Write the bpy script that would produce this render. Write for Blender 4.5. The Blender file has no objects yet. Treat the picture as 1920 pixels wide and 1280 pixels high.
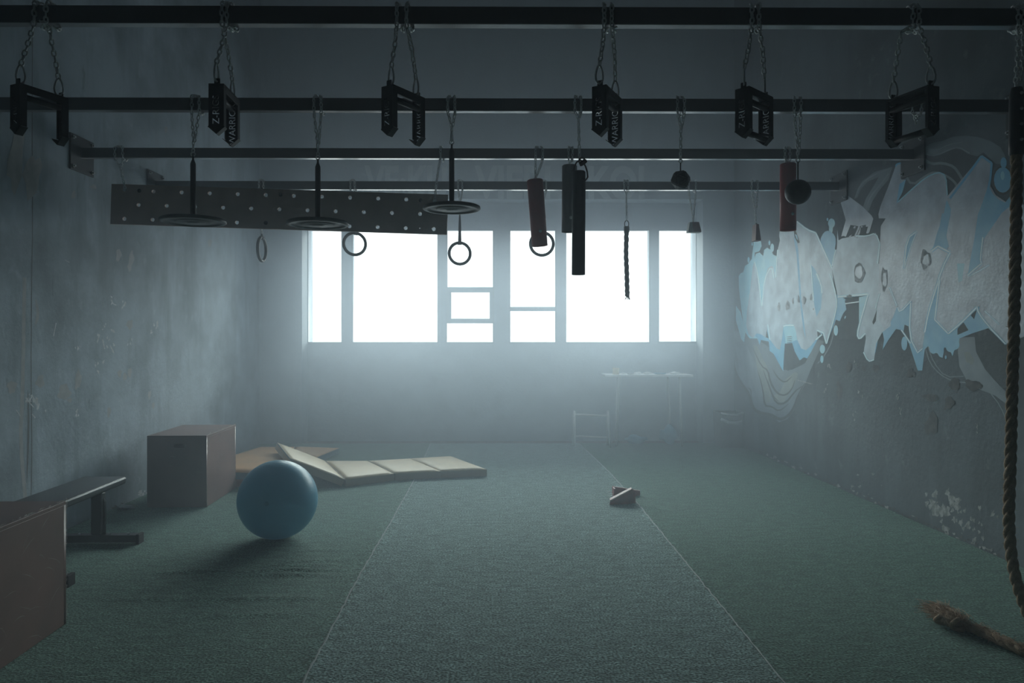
import bpy, bmesh, math, random
from math import sin, cos, pi, radians
from mathutils import Vector, Matrix, Euler

# ------------------------------------------------------------------ camera
SC = bpy.context.scene
COL = SC.collection
F = 1330.0; PX = 923.0; PY = 632.0; EYE = 1.45; YAW = radians(0.4)
cam_d = bpy.data.cameras.new('camera'); cam = bpy.data.objects.new('camera', cam_d); COL.objects.link(cam)
cam_d.sensor_fit = 'HORIZONTAL'; cam_d.sensor_width = 36.0; cam_d.lens = 36.0 * F / 1920.0
cam_d.shift_x = (960 - PX) / 1920.0; cam_d.shift_y = (PY - 640) / 1920.0
cam_d.clip_start = 0.05; cam_d.clip_end = 200
cam.location = (0, 0, EYE); cam.rotation_euler = (pi / 2, 0, -YAW)
SC.camera = cam
# ------------------------------------------------------------------ world, light, exposure
SC.view_settings.view_transform = 'Standard'; SC.view_settings.look = 'None'
SC.view_settings.gamma = 1.0; SC.view_settings.use_curve_mapping = False
SC.view_settings.exposure = 0.15
SC.cycles.use_denoising = True; SC.cycles.use_light_tree = False
SC.cycles.max_bounces = 7; SC.cycles.diffuse_bounces = 4; SC.cycles.glossy_bounces = 3
SC.cycles.transparent_max_bounces = 12; SC.cycles.volume_bounces = 1
SC.cycles.sample_clamp_indirect = 4.0; SC.cycles.caustics_reflective = False; SC.cycles.caustics_refractive = False
W = bpy.data.worlds.new('overcast_sky'); SC.world = W; W.use_nodes = True
wn = W.node_tree.nodes; wn['Background'].inputs[0].default_value = (0.84, 0.92, 1.0, 1); wn['Background'].inputs[1].default_value = 3.4
def area(name, loc, rot, sx, sy, power, color):
    d = bpy.data.lights.new(name, 'AREA'); d.shape = 'RECTANGLE'; d.size = sx; d.size_y = sy
    d.energy = power; d.color = color
    o = bpy.data.objects.new(name, d); COL.objects.link(o); o.location = loc; o.rotation_euler = rot
    return o
_p = area('window_portal', (0.21, 10.0, 2.165), (radians(-90), 0, 0), 5.45, 1.6, 1, (1, 1, 1)); _p.data.cycles.is_portal = True
# the bright upper part of the overcast sky outside the windows, above what the camera sees through them
area('sky_light', (0.2, 22.0, 6.9), (radians(-69), 0, 0), 26.0, 5.5, 8000, (0.82, 0.94, 0.98))

HAZE_D = (0.023, 0.032, 0.085); HAZE_G = 0.45
RX = 3.385; BY = 9.70; NY = 10.0          # right wall, back wall, back of the window niche
def LX(y): return -3.11 - 0.022 * (BY - y)   # left wall stands a little askew
# pixel -> point helpers (each point is then a fixed place in the room)
_c, _s = cos(YAW), sin(YAW)
def ray(px, py):
    u = (px - PX) / F; v = (PY - py) / F
    return Vector((u * _c + _s, _c - u * _s, v))
def onY(px, py, Y): r = ray(px, py); t = Y / r.y; return Vector((r.x * t, Y, EYE + r.z * t))
def onZ(px, py, z=0.0): r = ray(px, py); t = (z - EYE) / r.z; return Vector((r.x * t, r.y * t, z))
def onX(px, py, X=RX): r = ray(px, py); t = X / r.x; return Vector((X, r.y * t, EYE + r.z * t))
def onL(px, py):
    r = ray(px, py); a = -3.11 - 0.022 * BY   # x = a + .022 y
    t = a / (r.x - 0.022 * r.y); return Vector((r.x * t, r.y * t, EYE + r.z * t))

# ------------------------------------------------------------------ materials
MATS = {}
def mat(name, col, rough=0.6, metal=0.0, col2=None, scale=4.0, lo=0.4, hi=0.65, bump=0.0, bscale=60.0, detail=6.0, spec=0.5, stretch=None, sheen=0.0, trans=0.0):
    if name in MATS: return MATS[name]
    m = bpy.data.materials.new(name); m.use_nodes = True; nt = m.node_tree; n = nt.nodes; L = nt.links
    b = n['Principled BSDF']; b.inputs['Base Color'].default_value = (*col, 1); b.inputs['Roughness'].default_value = rough
    b.inputs['Metallic'].default_value = metal; b.inputs['Specular IOR Level'].default_value = spec
    if sheen: b.inputs['Sheen Weight'].default_value = sheen
    tc = n.new('ShaderNodeTexCoord'); vec = tc.outputs['Object']
    if stretch:
        mp = n.new('ShaderNodeMapping'); mp.inputs['Scale'].default_value = stretch; L.new(vec, mp.inputs['Vector']); vec = mp.outputs['Vector']
    if col2 is not None:
        t = n.new('ShaderNodeTexNoise'); t.inputs['Scale'].default_value = scale; t.inputs['Detail'].default_value = detail; L.new(vec, t.inputs['Vector'])
        r = n.new('ShaderNodeValToRGB'); r.color_ramp.elements[0].position = lo; r.color_ramp.elements[1].position = hi
        r.color_ramp.elements[0].color = (*col, 1); r.color_ramp.elements[1].color = (*col2, 1)
        L.new(t.outputs['Fac'], r.inputs['Fac']); L.new(r.outputs['Color'], b.inputs['Base Color'])
    if bump:
        t = n.new('ShaderNodeTexNoise'); t.inputs['Scale'].default_value = bscale; t.inputs['Detail'].default_value = 4; L.new(vec, t.inputs['Vector'])
        bp = n.new('ShaderNodeBump'); bp.inputs['Strength'].default_value = bump; bp.inputs['Distance'].default_value = 0.01
        L.new(t.outputs['Fac'], bp.inputs['Height']); L.new(bp.outputs['Normal'], b.inputs['Normal'])
    MATS[name] = m; return m

def plaster(name, base, stain, light, seed=0.0, rough=0.75, streak=(0.8, 0.8, 0.14), scratch=True):
    """old wall paint: broad clouds, vertical runs, scuffs and pale scratches of fixed shape"""
    m = bpy.data.materials.new(name); m.use_nodes = True; nt = m.node_tree; n = nt.nodes; L = nt.links
    b = n['Principled BSDF']; b.inputs['Roughness'].default_value = rough
    tc = n.new('ShaderNodeTexCoord'); off = n.new('ShaderNodeMapping'); off.inputs['Location'].default_value = (seed, seed * 2, seed * .7)
    L.new(tc.outputs['Object'], off.inputs['Vector']); v = off.outputs['Vector']
    def noise(sc, det, vec, rough_=0.6):
        t = n.new('ShaderNodeTexNoise'); t.inputs['Scale'].default_value = sc; t.inputs['Detail'].default_value = det
        t.inputs['Roughness'].default_value = rough_; L.new(vec, t.inputs['Vector']); return t.outputs['Fac']
    def ramp(f, a, c):
        r = n.new('ShaderNodeMapRange'); r.inputs['From Min'].default_value = a; r.inputs['From Max'].default_value = c; L.new(f, r.inputs['Value']); return r.outputs['Result']
    def mix(fac, a, c, k=1.0):
        x = n.new('ShaderNodeMix'); x.data_type = 'RGBA'
        mm = n.new('ShaderNodeMath'); mm.operation = 'MULTIPLY'; mm.inputs[1].default_value = k; L.new(fac, mm.inputs[0]); L.new(mm.outputs[0], x.inputs['Factor'])
        for s_, i in ((a, 6), (c, 7)):
            if isinstance(s_, tuple): x.inputs[i].default_value = (*s_, 1)
            else: L.new(s_, x.inputs[i])
        return x.outputs[2]
    st = n.new('ShaderNodeMapping'); st.inputs['Scale'].default_value = streak; L.new(v, st.inputs['Vector'])
    c = mix(ramp(noise(1.1, 6, v), .42, .68), base, stain, 1.0)
    c = mix(ramp(noise(5.0, 5, st.outputs['Vector']), .5, .72), c, stain, 0.75)
    c = mix(ramp(noise(7.0, 7, v), .6, .75), c, light, 0.35)
    if scratch:
        sv = n.new('ShaderNodeMapping'); sv.inputs['Scale'].default_value = (1, 1.6, .45); sv.inputs['Rotation'].default_value = (0.35, 0, 0); L.new(v, sv.inputs['Vector'])
        c = mix(ramp(noise(16, 8, sv.outputs['Vector'], .75), .70, .74), c, light, 0.7)
        c = mix(ramp(noise(3.3, 8, sv.outputs['Vector'], .7), .66, .70), c, tuple(k * .7 for k in stain), 0.5)
    L.new(c, b.inputs['Base Color'])
    bp = n.new('ShaderNodeBump'); bp.inputs['Strength'].default_value = .35; bp.inputs['Distance'].default_value = .01
    L.new(noise(24, 6, v), bp.inputs['Height']); L.new(bp.outputs['Normal'], b.inputs['Normal'])
    MATS[name] = m; return m

# ------------------------------------------------------------------ object helpers
def props(o, label=None, cat=None, group=None, kind=None):
    if label: o['label'] = label
    if cat: o['category'] = cat
    if group: o['group'] = group
    if kind: o['kind'] = kind
    return o
def link(name, me, material=None, parent=None, smooth=False):
    o = bpy.data.objects.new(name, me); COL.objects.link(o)
    if material is not None:
        for m in (material if isinstance(material, (list, tuple)) else [material]): me.materials.append(m)
    if parent is not None: o.parent = parent
    if smooth:
        for p in me.polygons: p.use_smooth = True
    return o
def empty(name, loc=(0, 0, 0), rot=(0, 0, 0)):
    o = bpy.data.objects.new(name, None); COL.objects.link(o); o.empty_display_size = .1; o.location = loc; o.rotation_euler = rot; return o
class MB:
    """collects shapes into one mesh"""
    def __init__(s): s.b = bmesh.new()
    def box(s, x0, x1, y0, y1, z0, z1, bev=0.0, M=None, seg=2):
        r = bmesh.ops.create_cube(s.b, size=1.0); vs = r['verts']
        for v in vs: v.co = Vector((x0 + (v.co.x + .5) * (x1 - x0), y0 + (v.co.y + .5) * (y1 - y0), z0 + (v.co.z + .5) * (z1 - z0)))
        if bev:
            es = list({e for v in vs for e in v.link_edges}); rr = bmesh.ops.bevel(s.b, geom=es, offset=bev, segments=seg, affect='EDGES', profile=.5)
            vs = list({v for v in rr['verts']} | {v for f in rr['faces'] for v in f.verts} | {v for v in vs if v.is_valid})
        if M is not None: bmesh.ops.transform(s.b, matrix=M, verts=[v for v in vs if v.is_valid])
        return s
    def tube(s, pts, r, n=10, closed=False, cap=True, sc=None):
        """round bar along pts; r number or list"""
        pts = [Vector(p) for p in pts]; N = len(pts); rr = r if isinstance(r, (list, tuple)) else [r] * N
        up = None; rings = []
        for i, p in enumerate(pts):
            if closed: d = pts[(i + 1) % N] - pts[i - 1]
            else: d = pts[min(i + 1, N - 1)] - pts[max(i - 1, 0)]
            d.normalize()
            if up is None:
                a = Vector((0, 0, 1)) if abs(d.z) < .9 else Vector((1, 0, 0)); up = d.cross(a).normalized()
            up = (up - d * up.dot(d))
            if up.length < 1e-6: up = d.orthogonal()
            up.normalize(); w = d.cross(up)
            rings.append([s.b.verts.new(p + (up * cos(2 * pi * k / n) + w * sin(2 * pi * k / n)) * rr[i]) for k in range(n)])
        for i in range(N if closed else N - 1):
            A = rings[i]; B = rings[(i + 1) % N]
            for k in range(n): s.b.faces.new((A[k], A[(k + 1) % n], B[(k + 1) % n], B[k]))
        if cap and not closed:
            s.b.faces.new(rings[0][::-1]); s.b.faces.new(rings[-1])
        return s
    def lathe(s, prof, n=32, M=None):
        """prof [(r,z)] around z"""
        vs = []; rings = []
        for r, z in prof:
            if r < 1e-5: v = s.b.verts.new((0, 0, z)); rings.append([v]); vs.append(v)
            else:
                ring = [s.b.verts.new((r * cos(2 * pi * k / n), r * sin(2 * pi * k / n), z)) for k in range(n)]; rings.append(ring); vs += ring
        for A, B in zip(rings, rings[1:]):
            for k in range(n):
                a, b2 = A[k % len(A)], A[(k + 1) % len(A)]; c, d = B[(k + 1) % len(B)], B[k % len(B)]
                q = [];
                for v in (a, b2, c, d):
                    if v not in q: q.append(v)
                if len(q) > 2: s.b.faces.new(q)
        if M is not None: bmesh.ops.transform(s.b, matrix=M, verts=vs)
        return s
    def prism(s, pts, d, M=None):
        """convex outline pts (3D) extruded by vector d"""
        A = [s.b.verts.new(Vector(p)) for p in pts]; B = [s.b.verts.new(Vector(p) + Vector(d)) for p in pts]; n = len(A)
        s.b.faces.new(A[::-1]); s.b.faces.new(B)
        for i in range(n): s.b.faces.new((A[i], A[(i + 1) % n], B[(i + 1) % n], B[i]))
        if M is not None: bmesh.ops.transform(s.b, matrix=M, verts=A + B)
        return s
    def mesh(s, name='m'):
        bmesh.ops.recalc_face_normals(s.b, faces=s.b.faces[:]); me = bpy.data.meshes.new(name); s.b.to_mesh(me); s.b.free(); return me
    def build(s, name, material=None, parent=None, smooth=False, loc=None):
        o = link(name, s.mesh(name), material, parent, smooth)
        if loc is not None: o.location = loc
        return o
def flat_shape(outer, holes=(), depth=0.0, bevel=0.0):
    """2D outline (may be concave) with holes -> mesh in XY, thickness 2*depth"""
    cu = bpy.data.curves.new('t', 'CURVE'); cu.dimensions = '2D'; cu.fill_mode = 'BOTH'; cu.extrude = depth
    for loop in [outer] + list(holes):
        sp = cu.splines.new('POLY'); sp.points.add(len(loop) - 1)
        for i, p in enumerate(loop): sp.points[i].co = (p[0], p[1], 0, 1)
        sp.use_cyclic_u = True
    o = bpy.data.objects.new('t', cu); COL.objects.link(o); dg = bpy.context.evaluated_depsgraph_get(); dg.update()
    me = bpy.data.meshes.new_from_object(o.evaluated_get(dg)); bpy.data.objects.remove(o); bpy.data.curves.remove(cu); return me
def drilled_plate(w, h, circles, th):
    """rectangular board with round holes [(x, y, r)], thickness th centred on z=0"""
    from mathutils.geometry import delaunay_2d_cdt
    P = [Vector((0, 0)), Vector((w, 0)), Vector((w, h)), Vector((0, h))]; E = [(0, 1), (1, 2), (2, 3), (3, 0)]
    for (x, y, r) in circles:
        b0 = len(P); n = 14
        for k in range(n): P.append(Vector((x + r * cos(2 * pi * k / n), y + r * sin(2 * pi * k / n)))); E.append((b0 + k, b0 + (k + 1) % n))
    V, _, Fc, *_r = delaunay_2d_cdt(P, E, [], 0, 1e-6)
    b = bmesh.new(); A = [b.verts.new((v.x, v.y, th / 2)) for v in V]; B = [b.verts.new((v.x, v.y, -th / 2)) for v in V]; cnt = {}
    for f in Fc:
        c = sum((V[i] for i in f), Vector((0, 0))) / len(f)
        if any((c.x - x) ** 2 + (c.y - y) ** 2 < (r * .98) ** 2 for x, y, r in circles): continue
        b.faces.new([A[i] for i in f]); b.faces.new([B[i] for i in reversed(f)])
        for i in range(len(f)):
            e = (f[i], f[(i + 1) % len(f)]); cnt[e] = 1
    for (i, j) in cnt:
        if (j, i) not in cnt: b.faces.new((A[i], B[i], B[j], A[j]))
    bmesh.ops.recalc_face_normals(b, faces=b.faces[:]); me = bpy.data.meshes.new('plate'); b.to_mesh(me); b.free(); return me
def text_mesh(body, size, depth=0.0, bold=0.0):
    cu = bpy.data.curves.new('t', 'FONT'); cu.body = body; cu.size = size; cu.extrude = depth; cu.offset = bold; cu.align_x = 'CENTER'; cu.align_y = 'CENTER'; cu.resolution_u = 3
    o = bpy.data.objects.new('t', cu); COL.objects.link(o); dg = bpy.context.evaluated_depsgraph_get(); dg.update()
    me = bpy.data.meshes.new_from_object(o.evaluated_get(dg)); bpy.data.objects.remove(o); bpy.data.curves.remove(cu); return me

# ------------------------------------------------------------------ the room
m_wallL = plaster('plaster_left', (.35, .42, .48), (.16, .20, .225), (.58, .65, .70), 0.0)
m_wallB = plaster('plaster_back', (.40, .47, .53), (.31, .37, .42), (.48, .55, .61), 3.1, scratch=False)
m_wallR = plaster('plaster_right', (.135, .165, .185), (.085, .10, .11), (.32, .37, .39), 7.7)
m_rear = mat('dark_rear_wall', (.07, .072, .075), .8, col2=(.05, .05, .052), scale=1.5)
m_ceil = mat('ceiling_paint', (.28, .33, .37), .8, col2=(.22, .26, .29), scale=1.5)
m_base = mat('concrete_screed', (.16, .16, .155), .8, col2=(.1, .1, .1), scale=6, bump=.3)
H = 6.4; Y0 = -1.6
def struct(name, mb, m, parent=None):
    o = mb.build(name, m, parent)
    if parent is None: o['kind'] = 'structure'
    return o
struct('floor', MB().box(-3.7, 3.7, Y0, 10.35, -.2, -.012), m_base)
struct('ceiling', MB().box(-3.7, 3.7, Y0, 10.35, H, H + .2), m_ceil)
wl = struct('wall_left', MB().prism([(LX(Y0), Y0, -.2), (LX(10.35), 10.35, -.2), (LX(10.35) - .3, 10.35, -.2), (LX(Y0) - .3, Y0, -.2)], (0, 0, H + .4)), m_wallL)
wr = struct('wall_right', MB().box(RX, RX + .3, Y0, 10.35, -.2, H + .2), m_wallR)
struct('wall_rear', MB().box(-3.7, 3.7, Y0 - .2, Y0, -.2, H + .2), m_rear)
# back wall: pilasters, lintel and the recessed panel that holds the windows
NXL, NXR, NZ = -2.53, 2.955, 3.34
mb = MB().box(-3.4, NXL, BY, 10.3, -.2, H + .2).box(NXR, RX + .2, BY, 10.3, -.2, H + .2).box(NXL, NXR, BY, 10.3, NZ, H + .2)
wb = struct('wall_back', mb, m_wallB)
def P10(px, py): p = onY(px, py, NY); return (p.x, p.z)
WINS = [[(578, 432, 640, 641)], [(662, 432, 820, 641)], [(839, 432, 924, 538), (846, 548, 918, 597), (838, 606, 924, 641)],
        [(957, 432, 1041, 575), (957, 583, 1041, 641)], [(1062, 432, 1217, 641)], [(1236, 432, 1308, 640)]]
m_frame = mat('window_frame_paint', (.30, .35, .39), .5)
m_glass = bpy.data.materials.new('window_glass'); m_glass.use_nodes = True
_n = m_glass.node_tree.nodes; _l = m_glass.node_tree.links; _n.remove(_n['Principled BSDF'])
_t = _n.new('ShaderNodeBsdfTransparent'); _t.inputs[0].default_value = (.93, .96, .95, 1); _g = _n.new('ShaderNodeBsdfGlossy'); _g.inputs['Roughness'].default_value = .08
_m = _n.new('ShaderNodeMixShader'); _m.inputs[0].default_value = .04; _l.new(_t.outputs[0], _m.inputs[1]); _l.new(_g.outputs[0], _m.inputs[2])
_l.new(_m.outputs[0], _n['Material Output'].inputs['Surface'])
holes = []; mg = .02
for i, panes in enumerate(WINS):
    xs0 = min(p[0] for p in panes); xs1 = max(p[2] for p in panes)
    x0, z1 = P10(xs0, 432); x1, z0 = P10(xs1, 641)
    x0 -= mg; x1 += mg; z0 -= mg; z1 += mg
    x0 = max(x0, NXL + .004); x1 = min(x1, NXR - .004)
    holes.append([(x0, z0), (x1, z0), (x1, z1), (x0, z1)])
    outer = holes[-1]; hs = []
    for (a, b, c, d) in panes:
        (hx0, hz1), (hx1, hz0) = P10(a, b), P10(c, d); hx0 = max(hx0, NXL + .006); hx1 = min(hx1, NXR - .006); r = .008
        hs.append([(hx0, hz0), (hx1, hz0), (hx1, hz1), (hx0, hz1)])
    me = flat_shape(outer, hs, .03)
    o = link('window_%d' % (i + 1), me, m_frame); o.rotation_euler = (pi / 2, 0, 0); o.location = (0, NY + .03, 0); o['kind'] = 'structure'
    for h in hs:
        g = link('pane', flat_shape([(h[0][0] - .004, h[0][1] - .004), (h[1][0] + .004, h[1][1] - .004), (h[2][0] + .004, h[2][1] + .004), (h[3][0] - .004, h[3][1] + .004)], (), .003), m_glass, o)
        g.location = (0, 0, 0)
me = flat_shape([(NXL, -.1), (NXR, -.1), (NXR, NZ), (NXL, NZ)], holes, .1)
o = link('wall_window_panel', me, m_wallB); o.rotation_euler = (pi / 2, 0, 0); o.location = (0, NY + .1, 0); o['kind'] = 'structure'
# haze in the room
def haze(dens, y0, label):
    m = bpy.data.materials.new('haze'); m.use_nodes = True; n = m.node_tree.nodes; n.remove(n['Principled BSDF'])
    v = n.new('ShaderNodeVolumeScatter'); v.inputs['Density'].default_value = dens; v.inputs['Anisotropy'].default_value = HAZE_G; v.inputs['Color'].default_value = (.79, .885, 1, 1)
    m.node_tree.links.new(v.outputs[0], n['Material Output'].inputs['Volume'])
    y1 = BY - .002; o = MB().prism([(LX(y0) + .002, y0, .001), (RX - .002, y0, .001), (RX - .002, y1, .001), (LX(y1) + .002, y1, .001)], (0, 0, H - .003)).build('haze', m); props(o, label, 'haze', kind='stuff')
haze(HAZE_D[0], Y0 + .002, 'thin pale haze filling the whole room')
haze(HAZE_D[1], 4.6, 'thicker layer of haze hanging over the far half of the room')
haze(HAZE_D[2], 7.4, 'thickest bright haze drifting before the windows')
# ------------------------------------------------------------------ turf
def turf_mat(name, dark, light):
    m = bpy.data.materials.new(name); m.use_nodes = True; nt = m.node_tree; n = nt.nodes; L = nt.links
    b = n['Principled BSDF']; b.inputs['Roughness'].default_value = .9; b.inputs['Specular IOR Level'].default_value = .3; b.inputs['Sheen Weight'].default_value = .3; b.inputs['Sheen Tint'].default_value = (.75, 1, .92, 1); b.inputs['Sheen Roughness'].default_value = .4
    tc = n.new('ShaderNodeTexCoord'); v = tc.outputs['Object']
    a = n.new('ShaderNodeTexNoise'); a.inputs['Scale'].default_value = 85; a.inputs['Detail'].default_value = 3; L.new(v, a.inputs['Vector'])
    st = n.new('ShaderNodeMapping'); st.inputs['Scale'].default_value = (1, 2.6, 1); L.new(v, st.inputs['Vector'])
    c = n.new('ShaderNodeTexNoise'); c.inputs['Scale'].default_value = 9; c.inputs['Detail'].default_value = 8; c.inputs['Roughness'].default_value = .7; L.new(st.outputs[0], c.inputs['Vector'])
    r = n.new('ShaderNodeValToRGB'); e = r.color_ramp.elements; e[0].position = .40; e[0].color = (*dark, 1); e[1].position = .64; e[1].color = (*light, 1)
    L.new(a.outputs['Fac'], r.inputs['Fac'])
    r2 = n.new('ShaderNodeValToRGB'); e = r2.color_ramp.elements; e[0].position = .38; e[0].color = (.5, .5, .5, 1); e[1].position = .68; e[1].color = (1.15, 1.15, 1.15, 1); L.new(c.outputs['Fac'], r2.inputs['Fac'])
    x = n.new('ShaderNodeMix'); x.data_type = 'RGBA'; x.blend_type = 'MULTIPLY'; x.inputs[0].default_value = 1; L.new(r.outputs[0], x.inputs[6]); L.new(r2.outputs[0], x.inputs[7])
    L.new(x.outputs[2], b.inputs['Base Color'])
    bp = n.new('ShaderNodeBump'); bp.inputs['Strength'].default_value = .8; bp.inputs['Distance'].default_value = .012; L.new(a.outputs['Fac'], bp.inputs['Height']); L.new(bp.outputs['Normal'], b.inputs['Normal'])
    MATS[name] = m; return m
m_turf = turf_mat('green_turf', (.04, .085, .06), (.225, .385, .335)); m_turf2 = turf_mat('brushed_green_turf', (.06, .10, .085), (.40, .57, .57)); m_turf3 = turf_mat('deep_green_turf', (.035, .085, .055), (.19, .345, .29))
seamL = [onZ(*p) for p in ((805, 837), (773, 907), (730, 985), (680, 1069), (648, 1130), (568, 1280))]
seamR = [onZ(*p) for p in ((1090, 836), (1145, 888), (1200, 950), (1310, 1085), (1440, 1245))]
def seam_x(S, y):
    S = sorted(S, key=lambda p: p.y)
    if y <= S[0].y: a, b = S[0], S[1]
    elif y >= S[-1].y: a, b = S[-2], S[-1]
    else:
        for a, b in zip(S, S[1:]):
            if a.y <= y <= b.y: break
    return a.x + (b.x - a.x) * (y - a.y) / (b.y - a.y)
def turf(fx0, fx1, label, wrinkle=None, edge=(0, 0), m_turf=None):
    b = bmesh.new(); yend = BY - .004; ys = [Y0 + .02 + (yend - Y0 - .02) * i / 460 for i in range(461)]; nx = 26
    rows = []
    for y in ys:
        x0, x1 = fx0(y), fx1(y); row = []
        for k in range(nx + 1):
            t = k / nx; x = x0 + (x1 - x0) * t; z = 0.0
            if wrinkle: z += wrinkle(x, y, t)
            if edge[0] and k == 0: z = .006
            if edge[1] and k == nx: z = .006
            row.append(b.verts.new((x, y, z)))
        rows.append(row)
    for A, B in zip(rows, rows[1:]):
        for k in range(nx): b.faces.new((A[k], A[k + 1], B[k + 1], B[k]))
    me = bpy.data.meshes.new('turf'); b.to_mesh(me); b.free()
    o = link('artificial_turf', me, m_turf, smooth=True); props(o, label, 'turf', 'lengths of green artificial turf'); return o
def wr_l(x, y, t):
    z = 0
    for (cy, w, h, tl, sl) in ((4.42, .022, .014, .42, .03), (4.33, .03, .008, .55, -.05), (4.62, .02, .009, .72, .10), (3.95, .03, .006, .4, .0), (4.85, .02, .006, .75, .05), (4.52, .02, .006, .62, .0), (3.72, .03, .004, .55, .03)):
        d = (y - cy - sl * (x + 1.0)) / w; z += 1.7 * h * math.exp(-d * d) * max(0, min(1, (t - tl) * 5)) * (.6 + .4 * sin(x * 9))
    return z
def wr_r(x, y, t): return .003 * max(0, t - .5) * (1 + sin(y * 7 + x * 3))
turf(lambda y: LX(y) + .03, lambda y: seam_x(seamL, y) - .004, 'left length of green artificial turf under ball, boxes and mats, wrinkled near ball', wr_l, (0, 1), m_turf)
turf(lambda y: seam_x(seamL, y) + .004, lambda y: seam_x(seamR, y) - .004, 'middle length of green artificial turf running straight to the windows', None, (1, 1), m_turf2)
turf(lambda y: seam_x(seamR, y) + .004, lambda y: RX - .012, 'right length of green artificial turf along the graffiti wall', wr_r, (1, 0), m_turf3)
# pale backing showing along both seams
# ------------------------------------------------------------------ marks painted and scratched on the walls
from mathutils.geometry import tessellate_polygon
class Decal:
    """paint shapes lying on a wall; outlines are given on the wall and fixed there"""
    def __init__(s, mapper, nrm): s.m = mapper; s.n = Vector(nrm); s.v = []; s.f = []; s.mi = []; s.mats = []; s.k = 0
    def _mi(s, m):
        if m not in s.mats: s.mats.append(m)
        return s.mats.index(m)
    def poly(s, pts, m, fn=None):
        if fn: pts = [fn(*p) for p in pts]
        s.k += 1; off = s.n * (.0005 + .00001 * s.k); b = len(s.v)
        s.v += [s.m(*p) + off for p in pts]
        for t in tessellate_polygon([[Vector((p[0], p[1], 0)) for p in pts]]): s.f.append([b + i for i in t]); s.mi.append(s._mi(m))
    def ell(s, cx, cy, rx, ry, m, fn=None, rot=0.0, wob=0.0, n=16):
        q = []
        for k in range(n):
            a = 2 * pi * k / n; w = 1 + wob * sin(3 * a + cx) * .5 + wob * .5 * cos(5 * a + cy)
            x, y = rx * w * cos(a), ry * w * sin(a); q.append((cx + x * cos(rot) - y * sin(rot), cy + x * sin(rot) + y * cos(rot)))
        s.poly(q, m, fn)
    def stroke(s, pts, w, m, fn=None, taper=False):
        N = len(pts); L_, R_ = [], []
        # smooth the line first
        if N > 2:
            q = [pts[0]]
            for a, b in zip(pts, pts[1:]): q += [(.75 * a[0] + .25 * b[0], .75 * a[1] + .25 * b[1]), (.25 * a[0] + .75 * b[0], .25 * a[1] + .75 * b[1])]
            pts = q + [pts[-1]] if fn is not None or True else pts; N = len(pts)
        for i, p in enumerate(pts):
            a = pts[max(0, i - 1)]; b = pts[min(N - 1, i + 1)]; dx, dy = b[0] - a[0], b[1] - a[1]; l = math.hypot(dx, dy) or 1
            ww = w * .5 * ((1 - abs(2 * i / (N - 1) - 1) ** 2) * .9 + .1 if taper else 1)
            L_.append((p[0] - dy / l * ww, p[1] + dx / l * ww)); R_.append((p[0] + dy / l * ww, p[1] - dx / l * ww))
        s.k += 1; off = s.n * (.0005 + .00001 * s.k); b = len(s.v)
        for a, c in zip(L_, R_):
            for p in (a, c): s.v.append(s.m(*(fn(*p) if fn else p)) + off)
        for i in range(N - 1): s.f.append([b + 2 * i, b + 2 * i + 1, b + 2 * i + 3, b + 2 * i + 2]); s.mi.append(s._mi(m))
    def build(s, name, parent):
        me = bpy.data.meshes.new(name); me.from_pydata([tuple(v) for v in s.v], [], s.f); me.update()
        for m in s.mats: me.materials.append(m)
        for p, i in zip(me.polygons, s.mi): p.material_index = i
        return link(name, me, None, parent)
g_silver = mat('silver_spray_paint', (.50, .58, .67), .42, col2=(.30, .35, .43), scale=5.0, lo=.35, hi=.68, detail=12, bump=.22, bscale=34)
g_silver2 = mat('pale_spray_paint', (.59, .71, .80), .5, col2=(.40, .48, .56), scale=6.0, lo=.36, hi=.68, detail=12)
g_blue = mat('light_blue_spray_paint', (.15, .46, .70), .5, col2=(.26, .57, .75), scale=6, lo=.4, hi=.7)
g_ice = mat('ice_blue_spray_paint', (.34, .68, .82), .5, col2=(.45, .76, .86), scale=8, lo=.4, hi=.7)
g_white = mat('white_outline_paint', (.84, .95, .98), .5)
g_dark = mat('bare_dark_wall_paint', (.105, .13, .145), .7, col2=(.075, .092, .10), scale=3)
g_grey = mat('grey_smoke_paint', (.20, .255, .29), .6, col2=(.16, .20, .23), scale=4)
g_grey2 = mat('pale_smoke_paint', (.26, .315, .35), .6, col2=(.20, .25, .29), scale=7)
g_line = mat('dark_line_paint', (.08, .085, .09), .6)
g_ochre = mat('ochre_haze_paint', (.27, .31, .29), .6, col2=(.22, .26, .26), scale=9)
g_dirt = mat('dirt_scuff', (.34, .35, .37), .8, col2=(.56, .57, .59), scale=26, lo=.42, hi=.56)
D = Decal(lambda x, y: onX(x, y), (-1, 0, 0))
A_ = lambda x, y: (1380 + x / 4.268, 400 + y / 4.268)
B_ = lambda x, y: (1640 + x / 4.268, 400 + y / 4.268)
C_ = lambda x, y: (1360 + x / 3.4286, 220 + y / 3.4286)
D_ = lambda x, y: (1340 + x / 3.307, 560 + y / 3.307)
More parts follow.
